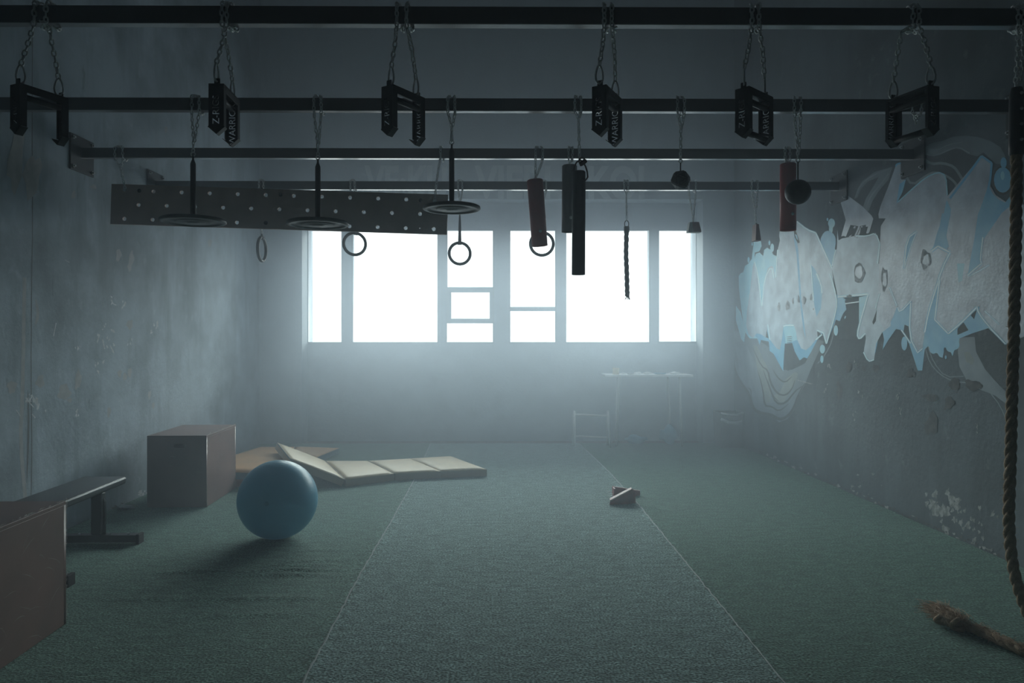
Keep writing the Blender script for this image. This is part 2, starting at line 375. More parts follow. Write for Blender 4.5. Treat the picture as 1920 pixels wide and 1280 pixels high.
# smoke and folds
D.poly([(1270, 200), (1330, 165), (1400, 150), (1460, 125), (1540, 118), (1620, 125), (1700, 150), (1770, 190), (1800, 250), (1790, 300), (1740, 300), (1700, 260), (1660, 225), (1620, 250), (1560, 235), (1500, 192), (1440, 205), (1360, 240), (1290, 235)], g_grey, C_)
D.stroke([(1250, 215), (1300, 242), (1360, 245), (1440, 207), (1500, 190), (1570, 230)], 9, g_grey2, C_)
D.stroke([(1300, 200), (1360, 215), (1430, 175), (1520, 160)], 5, g_grey2, C_)
D.stroke([(1262, 255), (1320, 300), (1400, 292), (1470, 315), (1505, 365), (1530, 410)], 17, g_grey2, C_)
D.stroke([(1150, 360), (1200, 440), (1290, 375), (1350, 348), (1430, 378), (1480, 420), (1490, 450)], 15, g_grey2, C_)
D.poly([(828, 525), (850, 460), (880, 410), (960, 350), (1075, 318), (1050, 400), (990, 470), (950, 530), (920, 605), (880, 590), (905, 520), (960, 430), (985, 385), (920, 410), (870, 460), (850, 515)], g_grey, C_)
D.stroke([(835, 515), (870, 430), (950, 370), (1060, 330)], 8, g_grey2, C_); D.stroke([(905, 590), (930, 510), (1000, 430), (1050, 360)], 9, g_grey2, C_)
D.poly([(85, 230), (105, 330), (125, 440), (165, 525), (215, 585), (235, 690), (290, 722), (350, 728), (400, 765), (450, 745), (492, 690), (520, 605), (562, 525), (600, 430), (640, 340), (680, 265), (640, 250), (560, 400), (480, 440), (420, 440), (340, 300), (230, 230), (130, 200)], g_grey, D_)
D.poly([(240, 290), (262, 290), (300, 370), (330, 430), (350, 540), (345, 640), (310, 660), (295, 560), (265, 440)], g_ochre, D_)
D.poly([(440, 500), (500, 450), (520, 470), (480, 560), (430, 640), (380, 640), (370, 600), (410, 570)], g_ochre, D_)
D.poly([(130, 300), (200, 290), (260, 420), (300, 560), (300, 650), (250, 640), (215, 560), (160, 490)], g_grey2, D_)
for pts, w in (([(115, 330), (125, 440), (165, 525), (215, 585), (235, 680), (290, 712), (345, 715), (400, 750), (450, 732), (490, 680), (515, 600), (560, 520)], 20), ([(235, 300), (290, 420), (330, 440), (345, 520), (390, 590), (440, 600), (480, 560), (500, 500)], 12),
               ([(300, 440), (345, 560), (380, 650), (440, 650), (500, 570), (545, 540)], 12), ([(265, 440), (300, 560), (310, 665), (350, 665), (400, 700), (460, 650)], 11), ([(360, 440), (400, 500), (440, 520), (480, 480)], 9), ([(200, 550), (225, 560), (228, 600)], 7), ([(330, 500), (350, 590), (400, 640)], 7)):
    D.stroke(pts, w, g_line, D_, True)
D.poly([(1518, 240), (1612, 236), (1622, 330), (1680, 440), (1760, 530), (1835, 605), (1835, 672), (1740, 600), (1640, 560), (1560, 500), (1518, 420), (1508, 320)], g_grey2, D_)
D.poly([(1545, 330), (1580, 330), (1612, 380), (1600, 410), (1560, 390)], g_ochre, D_)
D.stroke([(1305, 300), (1335, 400), (1400, 472), (1480, 512), (1565, 520)], 7, g_grey2, D_); D.stroke([(1325, 300), (1355, 390), (1430, 486), (1545, 480)], 6, g_grey2, D_)
D.stroke([(1715, 590), (1770, 660), (1812, 760)], 6, g_grey2, D_); D.stroke([(745, 150), (730, 260), (690, 340), (640, 400)], 6, g_grey2, D_)
# drips and splashes in light blue
D.poly([(22, 500), (38, 478), (58, 470), (72, 420), (100, 402), (120, 370), (150, 350), (160, 322), (190, 312), (218, 340), (225, 292), (250, 274), (278, 290), (300, 330), (335, 345), (335, 560), (300, 760), (180, 1000), (110, 1000), (65, 940), (45, 780), (25, 610)], g_ice, A_)
D.poly([(142, 228), (200, 222), (206, 262), (186, 304), (152, 312), (146, 372), (124, 384), (130, 330)], g_ice, A_)
D.poly([(0, 738), (38, 790), (76, 950), (66, 1030), (42, 1008), (14, 905), (0, 860)], g_ice, A_)
D.poly([(120, 930), (170, 1000), (190, 1052), (200, 1012), (262, 1024), (270, 1100), (300, 1122), (378, 1262), (386, 1120), (392, 1042), (450, 1036), (470, 1104), (510, 1176), (545, 1150), (570, 1160), (602, 1108), (650, 1015), (690, 965), (700, 955), (722, 1046), (770, 930), (800, 850), (832, 862), (858, 800), (890, 762), (892, 700), (850, 668), (790, 640), (500, 800), (200, 850)], g_blue, A_)
for e in ((800, 936, 17, 42), (692, 1085, 21, 36), (688, 1166, 13, 30), (877, 835, 8, 14), (101, 372, 9, 24), (268, 235, 8, 20), (290, 275, 15, 34), (733, 48, 7, 13), (765, 78, 28, 38), (760, 120, 16, 45), (130, 245, 5, 14)): D.ell(*e, g_ice, A_)
D.ell(738, 235, 62, 98, g_blue, A_, wob=.05); D.ell(760, 330, 40, 95, g_blue, A_)
D.poly([(0, 1135), (0, 880), (60, 850), (190, 740), (290, 690), (300, 960), (275, 1040), (236, 960), (210, 932), (172, 925), (112, 1010), (64, 1092), (76, 1010), (64, 950), (30, 1000), (10, 1100)], g_blue, B_)
D.poly([(214, 930), (276, 1042), (346, 1258), (382, 1256), (402, 1088), (428, 1062), (440, 1080), (466, 1112), (505, 1120), (520, 1145), (545, 1155), (556, 1074), (592, 1070), (624, 1142), (640, 1084), (672, 1066), (680, 1000), (780, 960), (910, 918), (1052, 1050), (1080, 1034), (1085, 860), (820, 740), (600, 820), (480, 500), (400, 600), (300, 900)], g_blue, B_)
for e in ((238, 1040, 24, 56), (570, 1150, 8, 15), (470, 1075, 34, 48), (530, 1100, 25, 50), (610, 1070, 40, 40), (640, 1050, 40, 42)): D.ell(*e, g_blue, B_)
D.poly([(1100, 860), (1100, 800), (1195, 820), (1195, 960), (1150, 930)], g_blue, lambda x, y: (1640 + (x + 60) / 4.268, 400 + y / 4.268))
# silver letters
D.poly([(350, 140), (345, 175), (352, 215), (335, 290), (322, 430), (318, 510), (300, 430), (285, 418), (255, 440), (228, 520), (212, 640), (206, 745), (190, 600), (172, 470), (150, 388), (135, 420), (112, 620), (88, 780), (82, 900), (100, 965), (135, 1000), (165, 960), (195, 965), (245, 995), (256, 900), (272, 1010), (325, 1080), (352, 1092), (370, 1000), (380, 905), (400, 895), (460, 895), (478, 930), (490, 1010), (522, 1080), (560, 1095), (600, 1060), (640, 1010), (690, 965), (655, 940), (700, 955), (725, 1040), (762, 920), (806, 770), (796, 650), (768, 440), (700, 290), (640, 155), (570, 130), (488, 62), (480, 140)], g_silver2, A_)
D.poly([(768, 440), (792, 330), (808, 275), (812, 130), (822, 215), (850, 200), (960, 178), (1050, 182), (1120, 155), (1152, 240), (1145, 340), (1138, 400), (1230, 420), (1240, 900), (1172, 950), (1122, 1040), (1106, 1170), (1060, 1186), (1022, 1110), (1040, 1000), (1036, 960), (988, 1010), (970, 968), (1002, 850), (1050, 700), (1060, 645), (815, 665)], g_silver2, A_)
D.poly([(740, 540), (748, 478), (800, 510), (880, 570), (940, 630), (952, 652), (925, 745), (900, 745), (905, 690), (860, 700), (800, 690), (770, 760), (745, 765), (775, 660)], g_silver, C_)
for a in ((800, 690, 770, 765), (835, 700, 800, 770), (862, 700, 832, 770), (880, 700, 845, 775)): D.stroke([(a[0], a[1]), (a[2], a[3])], 11, g_silver, C_)
D.poly([(30, 640), (22, 720), (30, 840), (80, 932), (112, 900), (152, 820), (182, 740), (200, 790), (290, 700), (276, 960), (292, 1012), (345, 1112), (380, 1100), (402, 950), (432, 800), (480, 620), (520, 532), (480, 850), (590, 962), (622, 950), (818, 748), (842, 742), (832, 792), (910, 902), (1050, 1046), (1400, 900), (1400, 0), (60, 0), (40, 260)], g_silver, B_)
D.poly([(985, 620), (1002, 560), (1050, 440), (1098, 305), (1130, 288), (1150, 310), (1132, 400), (1162, 400), (1110, 540), (1200, 460), (1280, 390), (1370, 350), (1420, 370), (1430, 505), (1560, 350), (1650, 242), (1718, 290), (1705, 440), (1740, 500), (1830, 560), (1990, 560), (1990, 640), (1010, 640), (1000, 760), (992, 700)], g_silver, C_)
# blue fields inside the letters
D.poly([(598, 408), (632, 445), (682, 560), (690, 640), (680, 760), (645, 825), (622, 700), (612, 560)], g_blue, A_)
D.poly([(380, 905), (400, 895), (462, 895), (478, 935), (490, 1012), (400, 1042)], g_ice, A_)
D.poly([(170, 470), (195, 400), (260, 380), (310, 420), (285, 418), (255, 440), (228, 520), (206, 745)], g_ice, A_)
D.poly([(465, 150), (478, 148), (500, 300), (512, 500), (524, 700), (560, 1000), (540, 930), (512, 700), (496, 480), (486, 330), (466, 220)], g_blue, A_)
D.poly([(985, 670), (1056, 655), (1010, 800), (985, 900)], g_ice, A_)
D.poly([(540, 0), (612, 0), (564, 170), (580, 212), (570, 292), (508, 258), (466, 278), (512, 150)], g_blue, B_)
D.poly([(1340, 830), (1360, 750), (1400, 640), (1424, 530), (1452, 592), (1422, 762), (1438, 830), (1412, 862), (1370, 828)], g_blue, C_)
D.poly([(1100, 560), (1120, 430), (1162, 398), (1140, 480)], g_blue, C_)
D.poly([(1700, 450), (1720, 490), (1760, 530), (1800, 548), (1845, 490), (1845, 560), (1780, 612), (1690, 742), (1650, 802), (1650, 930), (1560, 1012), (1582, 880), (1602, 780), (1625, 620)], g_blue, C_)
D.poly([(265, 200), (342, 140), (300, 240), (236, 440), (248, 330)], g_blue, B_)
D.poly([(660, 400), (720, 400), (700, 540), (672, 550)], g_ice, B_)
D.poly([(520, 532), (482, 850), (420, 900), (440, 780), (480, 620)], g_blue, B_)
# bare dark wall between the letters
D.poly([(650, 940), (688, 968), (656, 1006)], g_dark, A_); D.poly([(246, 930), (262, 1000), (240, 990)], g_dark, A_)
D.poly([(392, 1042), (450, 1036), (466, 1090), (470, 1200), (420, 1262), (384, 1240)], g_dark, A_)
D.poly([(872, 695), (984, 680), (985, 900), (972, 966), (900, 1000), (860, 880), (890, 800)], g_dark, A_)
D.stroke([(875, 722), (985, 706)], 9, g_white, A_)
D.poly([(1128, 770), (1120, 860), (1100, 890), (1092, 870)], g_dark, A_)
D.poly([(1142, 300), (1160, 100), (1200, 40), (1120, 40), (1085, 120), (1060, 160), (1120, 155), (1150, 240)], g_dark, A_)
D.poly([(664, 922), (710, 868), (752, 934), (664, 972)], g_dark, B_); D.poly([(768, 812), (818, 772), (797, 846)], g_dark, B_)
D.poly([(240, 890), (276, 905), (288, 1025), (230, 960)], g_dark, B_)
D.poly([(930, 120), (952, 118), (935, 165), (905, 182)], g_dark, A_); D.poly([(1000, 112), (1058, 105), (1040, 168), (990, 178)], g_dark, A_)
D.poly([(463, 140), (480, 140), (512, 232), (495, 238), (470, 190)], g_line, A_); D.poly([(472, 165), (488, 172), (498, 215), (484, 200)], g_ice, A_)
# eye and outlines
D.ell(1785, 405, 70, 95, g_line, C_); D.ell(1785, 402, 57, 82, g_blue, C_); D.ell(1790, 292, 20, 36, g_blue, C_); D.ell(1784, 374, 13, 28, g_ice, C_)
D.stroke([(1445, 520), (1560, 370), (1648, 248)], 15, g_blue, C_); D.stroke([(1648, 248), (1714, 294)], 15, g_blue, C_); D.stroke([(1714, 294), (1702, 430), (1650, 580)], 14, g_blue, C_)
D.stroke([(1096, 315), (1102, 300), (1130, 292), (1150, 310)], 10, g_blue, C_)
D.stroke([(1110, 545), (1200, 462), (1290, 385), (1370, 350), (1420, 372), (1428, 500)], 8, g_ice, C_)
for pts, w in (([(455, 302), (508, 262)], 11), ([(508, 262), (605, 312)], 11), ([(605, 312), (540, 440), (480, 640), (430, 800), (402, 950)], 9), ([(236, 442), (260, 202), (340, 143)], 8), ([(236, 442), (300, 240), (335, 155)], 5), ([(745, 495), (855, 400)], 9), ([(855, 400), (846, 360), (868, 190)], 8),
               ([(520, 530), (482, 850)], 8), ([(482, 850), (590, 962)], 8), ([(592, 962), (700, 872), (820, 748)], 9), ([(820, 748), (832, 795), (910, 900), (1050, 1045)], 8), ([(290, 700), (278, 985), (345, 1115)], 7), ([(186, 750), (202, 795), (290, 702)], 7), ([(215, 932), (290, 1040)], 6), ([(760, 500), (840, 460), (920, 410)], 5), ([(880, 780), (940, 830), (1000, 890)], 5), ([(345, 1115), (385, 1080)], 6), ([(180, 740), (120, 590)], 6)):
    D.stroke(pts, w * 2.3, g_blue, B_); D.stroke(pts, w * 1.15, g_white, B_)
for pts, w in (([(488, 64), (570, 130), (640, 155)], 7), ([(640, 155), (700, 290), (768, 438)], 6), ([(752, 478), (806, 668), (806, 770), (725, 1042)], 6), ([(700, 955), (725, 1042)], 6), ([(650, 935), (700, 955)], 6), ([(815, 668), (1060, 645)], 9), ([(1060, 645), (1000, 850), (970, 968), (988, 1010), (1036, 958)], 7), ([(645, 480), (684, 570), (690, 640)], 6), ([(600, 410), (622, 700)], 4),
               ([(318, 510), (335, 290)], 5), ([(210, 740), (228, 520), (285, 418), (305, 520)], 5), ([(150, 388), (176, 480), (205, 740)], 5), ([(380, 905), (400, 895), (462, 895)], 6), ([(256, 890), (272, 1012)], 5), ([(1152, 240), (1135, 400)], 6), ([(960, 180), (1050, 182), (1120, 155), (1152, 240)], 5), ([(640, 1010), (690, 968)], 6), ([(770, 420), (800, 290)], 5), ([(1022, 1110), (1060, 1186), (1106, 1170)], 5), ([(1150, 640), (1118, 760)], 5)):
    D.stroke(pts, w * 2.2, g_ice, A_); D.stroke(pts, w * 1.15, g_white, A_)
for y in (985, 1000, 1015, 1028): D.stroke([(410, y + 4), (448, y)], 4, g_line, A_)
for e in ((345, 750, 11, 34), (415, 738, 17, 36), (457, 700, 7, 26), (503, 688, 9, 30), (549, 694, 13, 30), (603, 672, 8, 26), (620, 765, 6, 7), (910, 662, 22, 12)): D.ell(*e, g_dirt, A_, wob=.3)
for e in ((988, 478, 44, 80), (985, 470, 30, 50)): D.ell(*e, g_dirt if e[2] > 40 else g_silver, A_, wob=.15)
for cx, cy, rx, ry in ((410, 368, 42, 74), (78, 525, 26, 92)):
    D.ell(cx, cy, rx, ry, g_dirt, B_, wob=.25); D.ell(cx + 4, cy + 8, rx * .6, ry * .6, g_silver, B_, wob=.3)
random.seed(4)
for k in range(70):    # combed marks in the silver
    x, y = random.uniform(1180, 1660), random.uniform(400, 760); D.stroke([(x, y), (x + random.uniform(10, 40), y + random.uniform(-8, 12))], 2.2, g_dirt if k % 2 else g_white, C_, True)
D.build('graffiti', wr)
# worn plaster low on the right wall
Rw = Decal(lambda x, y: onX(x, y), (-1, 0, 0)); g_chip = mat('pale_bare_plaster', (.42, .43, .43), .8, col2=(.22, .23, .23), scale=26, lo=.4, hi=.6)
g_chipd = mat('dark_scuff', (.10, .105, .11), .8, col2=(.15, .155, .155), scale=18)
random.seed(9)
def blot(Dd, cx, cy, n, sx, sy, r, m, asp=1.3, skew=0.0):
    for k in range(n):
        x, y = random.gauss(0, sx), random.gauss(0, sy); q = r * random.uniform(.3, 1.2)
        Dd.ell(cx + x + skew * y, cy + y, q, q * asp, m, None, random.uniform(-.5, .5), .55, 11)
blot(Rw, 1758, 955, 26, 10, 12, 5, g_chip, 1.8, .5); blot(Rw, 1790, 950, 30, 13, 16, 4, g_chip, 1.6, .3); blot(Rw, 1835, 985, 16, 14, 16, 3, g_chip, 1.7)
blot(Rw, 1560, 925, 22, 45, 12, 2.5, g_chip, .8, .5)
for x0 in range(1425, 1880, 7):
    y0 = 632 + (x0 - 914) / 2.336 - random.uniform(1, 7); Rw.ell(x0, y0, random.uniform(2, 5), random.uniform(1, 3.2), g_chip if random.random() < .45 else g_chipd, None, .4, .5, 9)
for (x, y, a, b2) in ((1745, 745, 14, 7), (1780, 755, 9, 12), (1747, 795, 12, 22), (1790, 720, 10, 12), (1825, 722, 16, 10), (1575, 735, 6, 12), (1592, 688, 5, 10), (1643, 690, 7, 7), (1707, 697, 5, 8), (1620, 690, 4, 5)): Rw.ell(x, y, a, b2, g_chipd, None, .2, .3, 14); blot(Rw, x, y, 4, a * .6, b2 * .6, 3, g_chipd)
for (x, y) in ((1548, 725), (1686, 740), (1690, 765), (1615, 745), (1602, 785), (1832, 805), (1556, 687), (1606, 686)): blot(Rw, x, y, 4, 2.5, 9, 1.3, g_chip, 2.5)
for k in range(9): Rw.stroke([(1496 + k * 3, 712 + k), (1500 + k * 3, 714 + k * .6)], 1.2, g_chip)
Rw.build('wall_scuffs', wr)
# left wall: joint of the pillar, scuffs, scratches
Lw = Decal(lambda x, y: onL(x, y), (1, 0, 0)); l_sc = mat('pale_scratch', (.62, .64, .65), .8, col2=(.45, .46, .47), scale=30); l_dk = mat('wall_stain', (.33, .34, .35), .8, col2=(.40, .41, .415), scale=14, lo=.35, hi=.6); l_dk2 = mat('wall_crack', (.15, .155, .16), .8)
Lw.stroke([(61, -60), (60, 200), (61, 420), (59, 560), (58, 700), (60, 860), (58, 930)], 1.6, l_dk2)
Lw.stroke([(46, 520), (44, 640), (42, 740), (38, 830), (48, 940)], 7, l_dk); Lw.stroke([(52, 730), (54, 800), (50, 905)], 3.5, l_dk2, None, True); Lw.stroke([(67, 560), (72, 590), (66, 610)], 6, l_dk, None, True)
blot(Lw, 62, 750, 14, 5, 9, 2.2, l_sc, 2.2, .3); Lw.stroke([(48, 745), (58, 758), (63, 763)], 2.2, l_sc); Lw.stroke([(64, 746), (66, 757), (72, 762)], 2, l_sc); Lw.stroke([(60, 776), (66, 783)], 2, l_sc); Lw.stroke([(30, 768), (38, 780)], 1.5, l_sc)
for (x, y) in ((193, 620), (200, 640), (184, 634), (208, 626), (212, 656), (187, 690), (295, 612), (292, 610), (143, 655), (245, 642), (143, 780), (232, 572), (210, 563), (180, 683)): blot(Lw, x, y, 3, 2.6, 5, 1.6, l_sc, 2.2, -.3)
Lw.stroke([(182, 642), (186, 628)], 2.2, l_sc); Lw.stroke([(192, 636), (196, 654)], 2.4, l_sc); Lw.stroke([(206, 647), (213, 661)], 1.8, l_sc); Lw.stroke([(208, 562), (212, 570), (218, 572)], 2, l_sc); Lw.stroke([(228, 578), (235, 568)], 2.4, l_sc); Lw.stroke([(100, 630), (105, 605)], 1.5, l_sc); Lw.stroke([(121, 487), (130, 492)], 1.3, l_sc)
for (x, y, a, b2) in ((120, 735, 12, 15), (146, 712, 6, 18), (243, 608, 6, 9), (22, 725, 9, 12), (75, 715, 8, 12), (204, 772, 3.5, 10), (280, 740, 3, 8), (287, 760, 3, 6), (224, 700, 4, 7), (234, 706, 4, 7), (243, 698, 4, 9), (138, 365, 4, 8), (222, 478, 5, 12), (246, 485, 5, 14), (243, 500, 4, 9), (393, 455, 4, 7), (311, 243, 3, 6), (130, 750, 5, 4), (175, 350, 6, 4), (60, 330, 16, 40), (30, 300, 14, 60)): Lw.ell(x, y, a, b2, l_dk, None, .1, .3, 14)
blot(Lw, 270, 925, 6, 5, 5, 3, l_sc, 1); blot(Lw, 225, 950, 8, 10, 4, 2.5, l_dk2, 1)
Lw.build('wall_scuffs', wl)
# back wall: faded lettering above the windows, pale smear under the right window
g_let = mat('faded_wall_lettering', (.58, .64, .68), .7)
for body, x0, x1 in (('VE·KU', 683, 838), ('VIERI', 889, 1032), ('KOI', 1103, 1208)):
    me = text_mesh(body, 1.0, 0.0, .035); xs = [v.co.x for v in me.vertices]; ys = [v.co.y for v in me.vertices]
    a = onY(x0, 310, BY); b = onY(x1, 375, BY)
    zt, zb = a.z, 3.345
    zb = b.z
    for v in me.vertices: v.co = Vector((a.x + (v.co.x - min(xs)) / (max(xs) - min(xs)) * (b.x - a.x), BY - .004, zb + (v.co.y - min(ys)) / (max(ys) - min(ys)) * (zt - zb)))
    # the paint stops where the wall stops, at the top of the recess
    o = link('wall_lettering', me, g_let, wb)
Bw = Decal(lambda x, y: onY(x, y, NY), (0, -1, 0)); b_sm = mat('pale_paint_smear', (.60, .62, .63), .8, col2=(.54, .56, .57), scale=6)
Bw.poly([(1136, 670), (1150, 671), (1158, 666), (1180, 667), (1200, 669), (1222, 675), (1208, 679), (1185, 681), (1160, 680), (1150, 682), (1138, 680), (1143, 675)], b_sm)
Bw.build('paint_smear', bpy.data.objects['wall_window_panel'])

# ------------------------------------------------------------------ steel beams with end plates
m_steel = mat('black_painted_steel', (.02, .02, .022), .3, .0, spec=.6, bump=.05, bscale=40)
m_steel.node_tree.nodes['Principled BSDF'].inputs['Coat Weight'].default_value = 1.0; m_steel.node_tree.nodes['Principled BSDF'].inputs['Coat Roughness'].default_value = .16
m_steel.node_tree.nodes['Principled BSDF'].inputs['Coat IOR'].default_value = 1.9; m_steel.node_tree.nodes['Principled BSDF'].inputs['IOR'].default_value = 1.8
m_plate = mat('dark_steel_plate', (.06, .065, .07), .45, .3)
m_bolt = mat('zinc_bolt', (.55, .57, .58), .3, 1.0)
m_chain = mat('zinc_chain', (.93, .94, .95), .3, .15)
BEAMS = [3.19, 4.415, 5.587, 6.77]; BZ0, BZ1, BD = 2.858, 2.938, .05
blabels = ['black steel beam nearest the camera, along the top of the photo', 'second black steel beam from the camera, carrying the three discs', 'third steel beam from the camera, carrying the perforated board', 'farthest steel beam, nearest the windows, carrying the rings']
for Y, lab in zip(BEAMS, blabels):
    x0 = LX(Y) + .012; r = MB().box(x0, RX - .012, Y, Y + BD, BZ0, BZ1, .004).build('steel_beam', m_steel)
    props(r, lab, 'beam', 'steel beams across the room')
    for sgn, xw in ((-1, LX(Y + .02)), (1, RX)):
        M = Matrix.Rotation(-0.022 if sgn < 0 else 0, 4, 'Z')
        pl = MB().box(-.006, .006, -.155, .155, -.14, .14, .002).build('end_plate', m_plate, r)
        pl.location = (xw - sgn * .008, Y + .02, 2.88); pl.rotation_euler.z = -.022 if sgn < 0 else 0
        for dy in (-.125, .125):
            for dz in (-.11, .11):
                h = MB().lathe([(0, .022), (.008, .022), (.008, .01), (.014, .01), (.014, 0), (0, 0)], 8).build('bolt', m_bolt, pl)
                h.rotation_euler = (0, -sgn * pi / 2, 0); h.location = (-sgn * .006, dy, dz)

# ------------------------------------------------------------------ chains
def resample(pts, step):
    pts = [Vector(p) for p in pts]; out = [pts[0].copy()]; acc = 0; i = 0; p = pts[0].copy()
    for a, b in zip(pts, pts[1:]):
        d = (b - a).length
        if d < 1e-9: continue
        t = step - acc
        while t <= d: out.append(a + (b - a) * (t / d)); t += step
        acc = d - (t - step)
    return out
def chain_links(mb, pts, L=.033, Wd=.022, w=.0037, seed=0):
    rnd = random.Random(seed); pitch = L - 2 * w * 1.35; P = resample(pts, pitch)
    for i in range(len(P) - 1):
        a, b = P[i], P[i + 1]; d = (b - a).normalized(); c = (a + b) / 2
        up = d.cross(Vector((0, 1, 0)) if abs(d.y) < .8 else Vector((1, 0, 0))).normalized()
        ang = (i % 2) * pi / 2 + pi / 4 + rnd.uniform(-.25, .25); side = (Matrix.Rotation(ang, 3, d) @ up)
        h = L / 2 - Wd / 2; r = Wd / 2 - w; ring = []
        for k in range(5): t = pi * k / 4; ring.append(c + d * (h + r * sin(t)) + side * (r * cos(t)))
        for k in range(5): t = pi + pi * k / 4; ring.append(c + d * (-h + r * sin(t)) + side * (r * cos(t)))
        mb.tube(ring, w, 5, closed=True)
def wrap(x, Y, dx=0.0, gap=.014):
    f, bk = Y - gap, Y + BD + gap
    return [(x, f, BZ0 - .01), (x, f, BZ1 + .006), (x + dx * .2, f + .02, BZ1 + gap), (x + dx * .5, bk - .02, BZ1 + gap), (x + dx * .6, bk, BZ1), (x + dx, bk, BZ0 - .004), (x + dx, bk - .015, BZ0 - gap), (x + dx, f + .01, BZ0 - gap)]
def carabiner(parent, top, bot, rot=0.0, w=.034, wire=.0045):
    top = Vector(top); bot = Vector(bot); d = bot - top; L = d.length; mb = MB(); pts = []
    for k in range(14):
        t = 2 * pi * k / 14; zz = -L / 2 + (L / 2 + .004) * cos(t); ww = w / 2 * sin(t) * (1.0 - .35 * cos(t)); pts.append((ww, 0, zz))
    mb.tube(pts, wire, 6, closed=True)
    o = mb.build('carabiner', m_chain, parent, True); o.location = top; q = Vector((0, 0, -1)).rotation_difference(d.normalized()); o.rotation_mode = 'QUATERNION'; o.rotation_quaternion = q @ Euler((0, 0, rot)).to_quaternion(); return o
def hung_chain(x, Y, end, label, group='chains hanging from the beams', spread=.022, seed=1, twostrand=.5, carab=None, dbl=True):
    """chain looped over the beam at x; ends at point end"""
    end = Vector(end); e = Vector(end)
    if carab: e = end + Vector((0, 0, carab))
    mb = MB(); top1 = Vector((x - spread, Y - .014, BZ0 - .01)); top2 = Vector((x + spread, Y - .006, BZ0 - .014))
    join = top1.lerp(e, twostrand); join2 = Vector((e.x + (x - e.x) * (1 - twostrand), join.y, join.z))
    pathA = [e] + ([join2] if dbl else []) + wrap(x - spread, Y, spread * 2)
    chain_links(mb, pathA, seed=seed)
    if dbl and twostrand > 0.02: chain_links(mb, [join2 + Vector((0.006, 0, 0)), top2, (x + spread, Y - .014, BZ1 + .004), (x + spread * .4, Y + .02, BZ1 + .016)], seed=seed + 1)
    o = mb.build('hanging_chain', m_chain, None, True); props(o, label, 'chain', group)
    if carab: carabiner(o, e, end - Vector((0, 0, .004)), rot=seed)
    return o

# ------------------------------------------------------------------ hanging grip frames under the first beam
m_grip = mat('black_powder_coat', (.028, .029, .031), .42, .0, col2=(.04, .04, .042), scale=20)
def text_loops(body, size):
    cu = bpy.data.curves.new('t', 'FONT'); cu.body = body; cu.size = size; cu.align_x = 'CENTER'; cu.align_y = 'CENTER'; cu.resolution_u = 2
    o = bpy.data.objects.new('t', cu); COL.objects.link(o); dg = bpy.context.evaluated_depsgraph_get(); dg.update()
    c2 = o.to_curve(dg); loops = []
    for sp in c2.splines:
        q = []; bp = list(sp.bezier_points)
        for i, a in enumerate(bp):
            b = bp[(i + 1) % len(bp)]; p0, p1, p2, p3 = a.co, a.handle_right, b.handle_left, b.co
            straight = (p1 - p0).cross(p3 - p0).length < 1e-5 and (p2 - p0).cross(p3 - p0).length < 1e-5
            for t in ((0,) if straight else (0, .34, .67)):
                v = p0 * (1 - t) ** 3 + p1 * 3 * t * (1 - t) ** 2 + p2 * 3 * t * t * (1 - t) + p3 * t ** 3; q.append((v.x, v.y))
        if len(q) > 2: loops.append(q)
    o.to_curve_clear(); bpy.data.objects.remove(o); bpy.data.curves.remove(cu); return loops
PW, PH, PL = .066, .222, .22
def side_plate_mesh(body):
    """plate in local YZ plane, laser cut lettering running down it"""
    hw = PW / 2; outer = [(-hw, -.002), (hw, -.002), (hw + .0, -PH + .036), (hw + .004, -PH + .032), (0, -PH), (-hw - .004, -PH + .032), (-hw, -PH + .036)]
    holes_ = [[(y, x - PH * .52) for (x, y) in lp][::-1] for lp in text_loops(body, .042)]
    holes_ = [[(-a, b) for a, b in lp] for lp in holes_]
    return flat_shape(outer, holes_, .002)
ME_A, ME_B = side_plate_mesh('Z-RIGS'), side_plate_mesh('WARRIOR')
def grip_frame(near, far, ztop, label, bottom_bar, swap=False):
    near = Vector((near[0], near[1], ztop)); far = Vector((far[0], far[1], ztop)); mid = (near + far) / 2; d = far - near; ang = math.atan2(d.y, d.x)
    r = empty('grip_frame', mid, (0, 0, ang)); props(r, label, 'hanging grip', 'black grip frames hanging from the nearest beam')
    for i, sx in enumerate((-1, 1)):
        body = (ME_A, ME_B)[(i + (1 if swap else 0)) % 2]
        if i or swap: me = body.copy()
        else: me = body.copy()
        p = link('side_plate', me, m_grip, r); p.location = (sx * PL / 2, 0, 0); p.rotation_euler = (pi / 2, 0, -pi / 2)
        # folded lip following the point, and edge flanges turned inwards
        mb = MB(); hw = PW / 2; t = .0025
        for s2 in (-1, 1):
            a = Vector((0, s2 * (hw + .004), -PH + .032)); b = Vector((0, 0, -PH)); nrm = Vector((0, s2 * .03, -.033)).normalized() * t
            mb.prism([a, b, b - nrm, a - nrm], (-sx * .032, 0, 0))
        mb.box(0 if sx < 0 else -.03, .03 if sx < 0 else 0, -hw, -hw + .003, -.186, -.002); mb.box(0 if sx < 0 else -.012, .012 if sx < 0 else 0, hw - .003, hw, -.186, -.002)
        o = mb.build('folded_lip', m_grip, r); o.location = (sx * PL / 2, 0, 0)
        lug = MB().box(-.004, .004, -.013, .013, -.002, .026, .003).build('lug', m_grip, r); lug.location = (sx * (PL / 2 - .012), 0, 0)
    MB().box(-PL / 2, PL / 2, -hw, hw, -.010, 0, .002).box(-PL / 2, PL / 2, -hw, -hw + .006, -.034, 0, .001).build('top_plate', m_grip, r)
    MB().tube([(-PL / 2, 0, -.048), (PL / 2, 0, -.048)], .014, 14).build('upper_grip_bar', m_grip, r, True)
    if bottom_bar: MB().tube([(-PL / 2, 0, -PH + .03), (PL / 2, 0, -PH + .03)], .014, 14).build('lower_grip_bar', m_grip, r, True)
    return r
